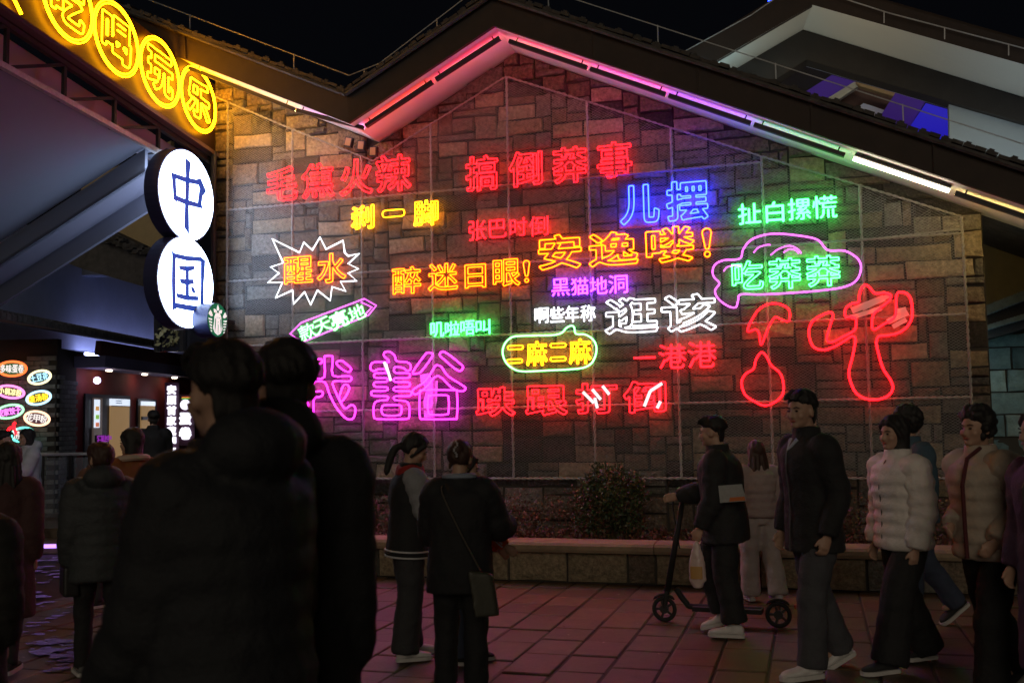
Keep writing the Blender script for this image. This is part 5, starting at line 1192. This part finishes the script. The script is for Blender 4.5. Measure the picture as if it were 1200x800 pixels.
MB().box(A([sb0[0], sb0[1], .17])-sf*.13, .05, .012, .03, sr, sf, ZZ).build('tail_reflector', mat('reflector_red', (.4, .03, .01), .3), sc)
ry_ = math.atan2(-sf[0], sf[1]); rp = (sa0*.54+sb0*.46)*A([1, 1, 0])
P6 = human(at(846, 7.62), 1.64, ry_, 'young man in black riding a scooter, carrying a plastic bag, in white sneakers', legs=((-.02, .12, .02), (.42, .72, .02)), arms=((.15, .35, .10), (.55, .9, .05)), head=(-.05, 0), topc=cloth('coal_jacket', (.014, .014, .016)), bulk=.05, topz=-.20, pants=BK, pantw=.03, pantlen=.93, shoec=SHW, lean=.08, lift=.01)
shp, elb, wr, fd_, sg = P6['AR'][0]
gb = empty('plastic_bag', wr+fd_*.1-ZZ*.2, 'small translucent takeaway bag with a drink held by the scooter rider', 'bag')
hb = wr+fd_*.10*P6['h']; m = MB(); m.rings([hb-ZZ*.02, hb-ZZ*.10, hb-ZZ*.18, hb-ZZ*.30, hb-ZZ*.36], [.012, .045, .06, .065, .035], [.012, .03, .04, .042, .03], [sf]*5, [sr]*5, n=14)
fuse('bag_film', m, mat('takeaway_film', (.55, .42, .40), .35), gb, .009, disp=.015, dscale=.04); m = MB(); m.rings([hb-ZZ*.20-sr*.04, hb-ZZ*.29-sr*.04], [.045, .045], [.01, .01], [sf]*2, [sr]*2, n=12); m.build('printed_label', mat('label_ochre', (.45, .25, .08), .5), gb)
sb_ = empty('printed_pouch', P6['S'](.2, -.2, -.1), 'pale pouch with orange print tucked under the scooter rider arm', 'pouch')
S6 = P6['S']; MB().prism([S6(.26, -.27, -.20), S6(.26, -.27, -.02), S6(.13, -.28, -.02), S6(.13, -.28, -.22)], -P6['Rv']*.012).build('pouch_body', cloth('pouch_grey', (.30, .30, .30)), sb_)
MB().prism([S6(.165, -.287, -.21), S6(.165, -.287, -.10), S6(.135, -.287, -.09), S6(.135, -.287, -.215)], -P6['Rv']*.006).build('orange_print', mat('print_orange', (.5, .13, .03), .6), sb_)
human(at(886, 9.0), 1.42, .12, 'girl from behind with long brown hair, short beige puffer and cream trousers', female=True, legs=((.12, .1, .03), (-.12, .2, .03)), arms=((.1, .3, .1), (0, .2, .12)), hair='longside', haircol=HBRN, topc=PNK, sleevec=PNK, topz=-.03, bulk=.04, puff=.018, pants=CRM, pantw=.035, shoec=SHW, face=False)
LW = 1.72   # walking left, a little towards the camera
P8 = human(at(948, 6.5), 1.81, LW+.15, 'smiling man walking left in black coat, hand in pocket of grey trousers', legs=((.20, .12, .02), (-.16, .25, .02)), arms=((-.15, .55, .12), (.0, .35, .10)), head=(.35, .02), topc=BK, topz=-.18, bulk=.03, pants=GRY, pantw=.025, shoec=SHW, lean=.04)
MB().tube([P8['S'](.50, -.035, .085), P8['S'](.44, 0, .135), P8['S'](.50, .035, .085)], [.02, .014, .02], n=6).build('shirt_collar', cloth('pale_shirt', (.35, .4, .5)), P8['e'])
P9 = human(at(1052, 6.62), 1.66, LW+.15, 'woman walking left in short white puffer and wide black trousers', female=True, legs=((.34, .10, .02), (-.16, .25, .02)), arms=((-.05, .35, .10), (.0, .3, .12)), head=(.15, .03), hair='bob', topc=WHT, sleevec=WHT, vox=.011, topz=-.10, bulk=.045, puff=.017, pants=BK, pantw=.05, lean=.02)
P10 = human(at(1067, 7.75), 1.70, LW, 'curly haired person in blue half hidden behind the woman in white', legs=((.22, .10, .02), (-.30, .35, .02)), arms=((.0, .3, .1), (.2, .4, .12)), head=(-.3, .0), hair='curly', topc=cloth('steel_blue', (.05, .09, .13)), topz=-.10, bulk=.03, pants=cloth('denim', (.05, .065, .11)), pantw=.02)
P11 = human(at(1150, 5.9), 1.68, LW+.2, 'older woman with short curly hair in open beige puffer over maroon', female=True, legs=((.22, .12, .02), (-.22, .35, .02)), arms=((-.25, 1.2, .10), (-.2, 1.45, .08, -.4)), head=(.12, .02), hair='curly', topc=BEI, sleevec=BEI, vox=.011, topz=-.10, bulk=.05, puff=.017, pants=BK, pantw=.035, lean=.03)
MB().tube([P11['S'](.56, -.06, .06), P11['S'](.50, -.04, .15), P11['S'](.35, -.05, .21), P11['S'](.10, -.05, .215), P11['S'](-.08, -.05, .215)], .012, n=7).build('maroon_trim', cloth('maroon', (.09, .015, .02)), P11['e'])
human(at(1224, 5.3), 1.66, LW+.1, 'woman cut off at the right edge in a long plum coat', female=True, legs=((.2, .12, .02), (-.2, .3, .02)), arms=((-.05, .3, .1), (.05, .3, .1)), hair='bob', head=(-.1, 0), topc=cloth('plum_coat', (.05, .018, .05), .7), topz=-.62, bulk=.035, pants=BK)
# left side crowd
P13 = human(at(120, 6.75), 1.54, .55, 'woman from behind in dark padded coat with low brown bun, dark bag at her side', female=True, legs=((.16, .1, .02), (-.2, .35, .02)), arms=((.0, .3, .12), (.1, .35, .12)), head=(.3, -.05), hair='bun', haircol=HBRN, topc=cloth('slate_puffer', (.03, .034, .038), .65), hood=True, topz=-.22, bulk=.06, puff=.010, pants=BK, shoec=cloth('shoe_grey', (.12, .12, .12)))
hbag = empty('hand_bag', P13['AR'][0][2], 'small black bag at the left side of the woman in dark padded coat', 'bag'); c_ = P13['AR'][0][2]-ZZ*.12
m = MB(); m.box(c_, .22, .10, .20, P13['Fv'], P13['Rv'], ZZ); fuse('bag_body', m, mat('bag_black', (.02, .02, .022), .45), hbag, .012, smooth=4); MB().tube([c_+ZZ*.09+P13['Fv']*.07, c_+ZZ*.2, c_+ZZ*.09-P13['Fv']*.07], .008, n=6).build('handle', BLACK, hbag)
P14 = human(at(157, 8.5), 1.63, .8, 'person in rust brown coat with pale fleece collar and white strap', female=True, legs=((.1, .1, .02), (-.1, .2, .02)), hair='bob', topc=cloth('rust_coat', (.22, .07, .02)), topz=-.35, bulk=.05, head=(.5, 0))
MB().tube([P14['S'](.53)+P14['Rv']*.12*math.cos(t)+P14['tf']*.11*math.sin(t)-P14['up']*.01*math.sin(t) for t in np.linspace(0, 2*math.pi, 20, endpoint=False)], .028, closed=True, n=7).build('fleece_collar', cloth('fleece', (.45, .34, .27)), P14['e'])
pg = empty('printed_tote', P14['S'](0, .2, -.1), 'small printed tote hanging on a white strap over the rust coat', 'bag'); S14 = P14['S']
MB().prism([S14(.0, .16, -.21), S14(.02, .26, -.15), S14(-.16, .27, -.15), S14(-.17, .17, -.21)], -P14['tf']*.02).build('bag_body', cloth('tote_print', (.45, .36, .28)), pg)
MB().tube([S14(.46, .04, -.17), S14(.3, .12, -.21), S14(.02, .21, -.215)], .009, n=6).build('strap', cloth('strap_white', (.55, .5, .45)), pg)
P15 = human(at(10, 6.9), 1.55, .15, 'woman from behind with very long black hair, dusty pink coat and dark skirt', female=True, legs=((.1, .1, .02), (-.12, .25, .02)), hair='long', topc=cloth('rose_coat', (.055, .020, .020)), topz=-.52, bulk=.04, pants=BK, face=False)
human(at(35, 13.6), 1.64, math.pi-.7, 'person in pale grey hooded jacket and mask standing by the brick wall', female=True, legs=((.02, .05, .03), (0, .05, .03)), hair='bob', topc=cloth('pale_grey_jacket', (.42, .44, .46)), topz=-.08, bulk=.05, hood=True, pants=CH, vox=.018, arms=((.5, 1.4, .1), (.1, .4, .1)))
human(at(2, 13.4), 1.62, -1.2, 'person in light blue jacket at the left edge by the brick wall', legs=((.02, .05, .03), (0, .05, .03)), topc=cloth('light_blue_jacket', (.28, .36, .48)), topz=-.08, bulk=.05, pants=CH, vox=.018)
human(at(-48, 4.3), 1.50, .3, 'dark figure cut off at the left edge in a long black coat', topc=cloth('jet_coat', (.012, .011, .010)), topz=-.55, bulk=.06, legs=((.1, .1, .02), (-.1, .2, .02)), face=False)
human(at(180, 14.0, FZ), 1.60, .4, 'slim person in black standing at the snack shop window', legs=((.02, .05, .03), (0, .05, .03)), topc=BK, bulk=.03, vox=.018, face=False, arms=((.2, .6, .1), (.2, .6, .1)), pants=BK)
human(at(112, 9.3), 1.50, -.6, 'child sized person in brown between the coat woman and the shop', legs=((.02, .05, .03), (0, .05, .03)), hair='bob', haircol=HBRN, topc=cloth('cocoa', (.12, .06, .04)), bulk=.03, pants=CH, vox=.018)
COL.objects.unlink(_to); bpy.data.objects.remove(_to)
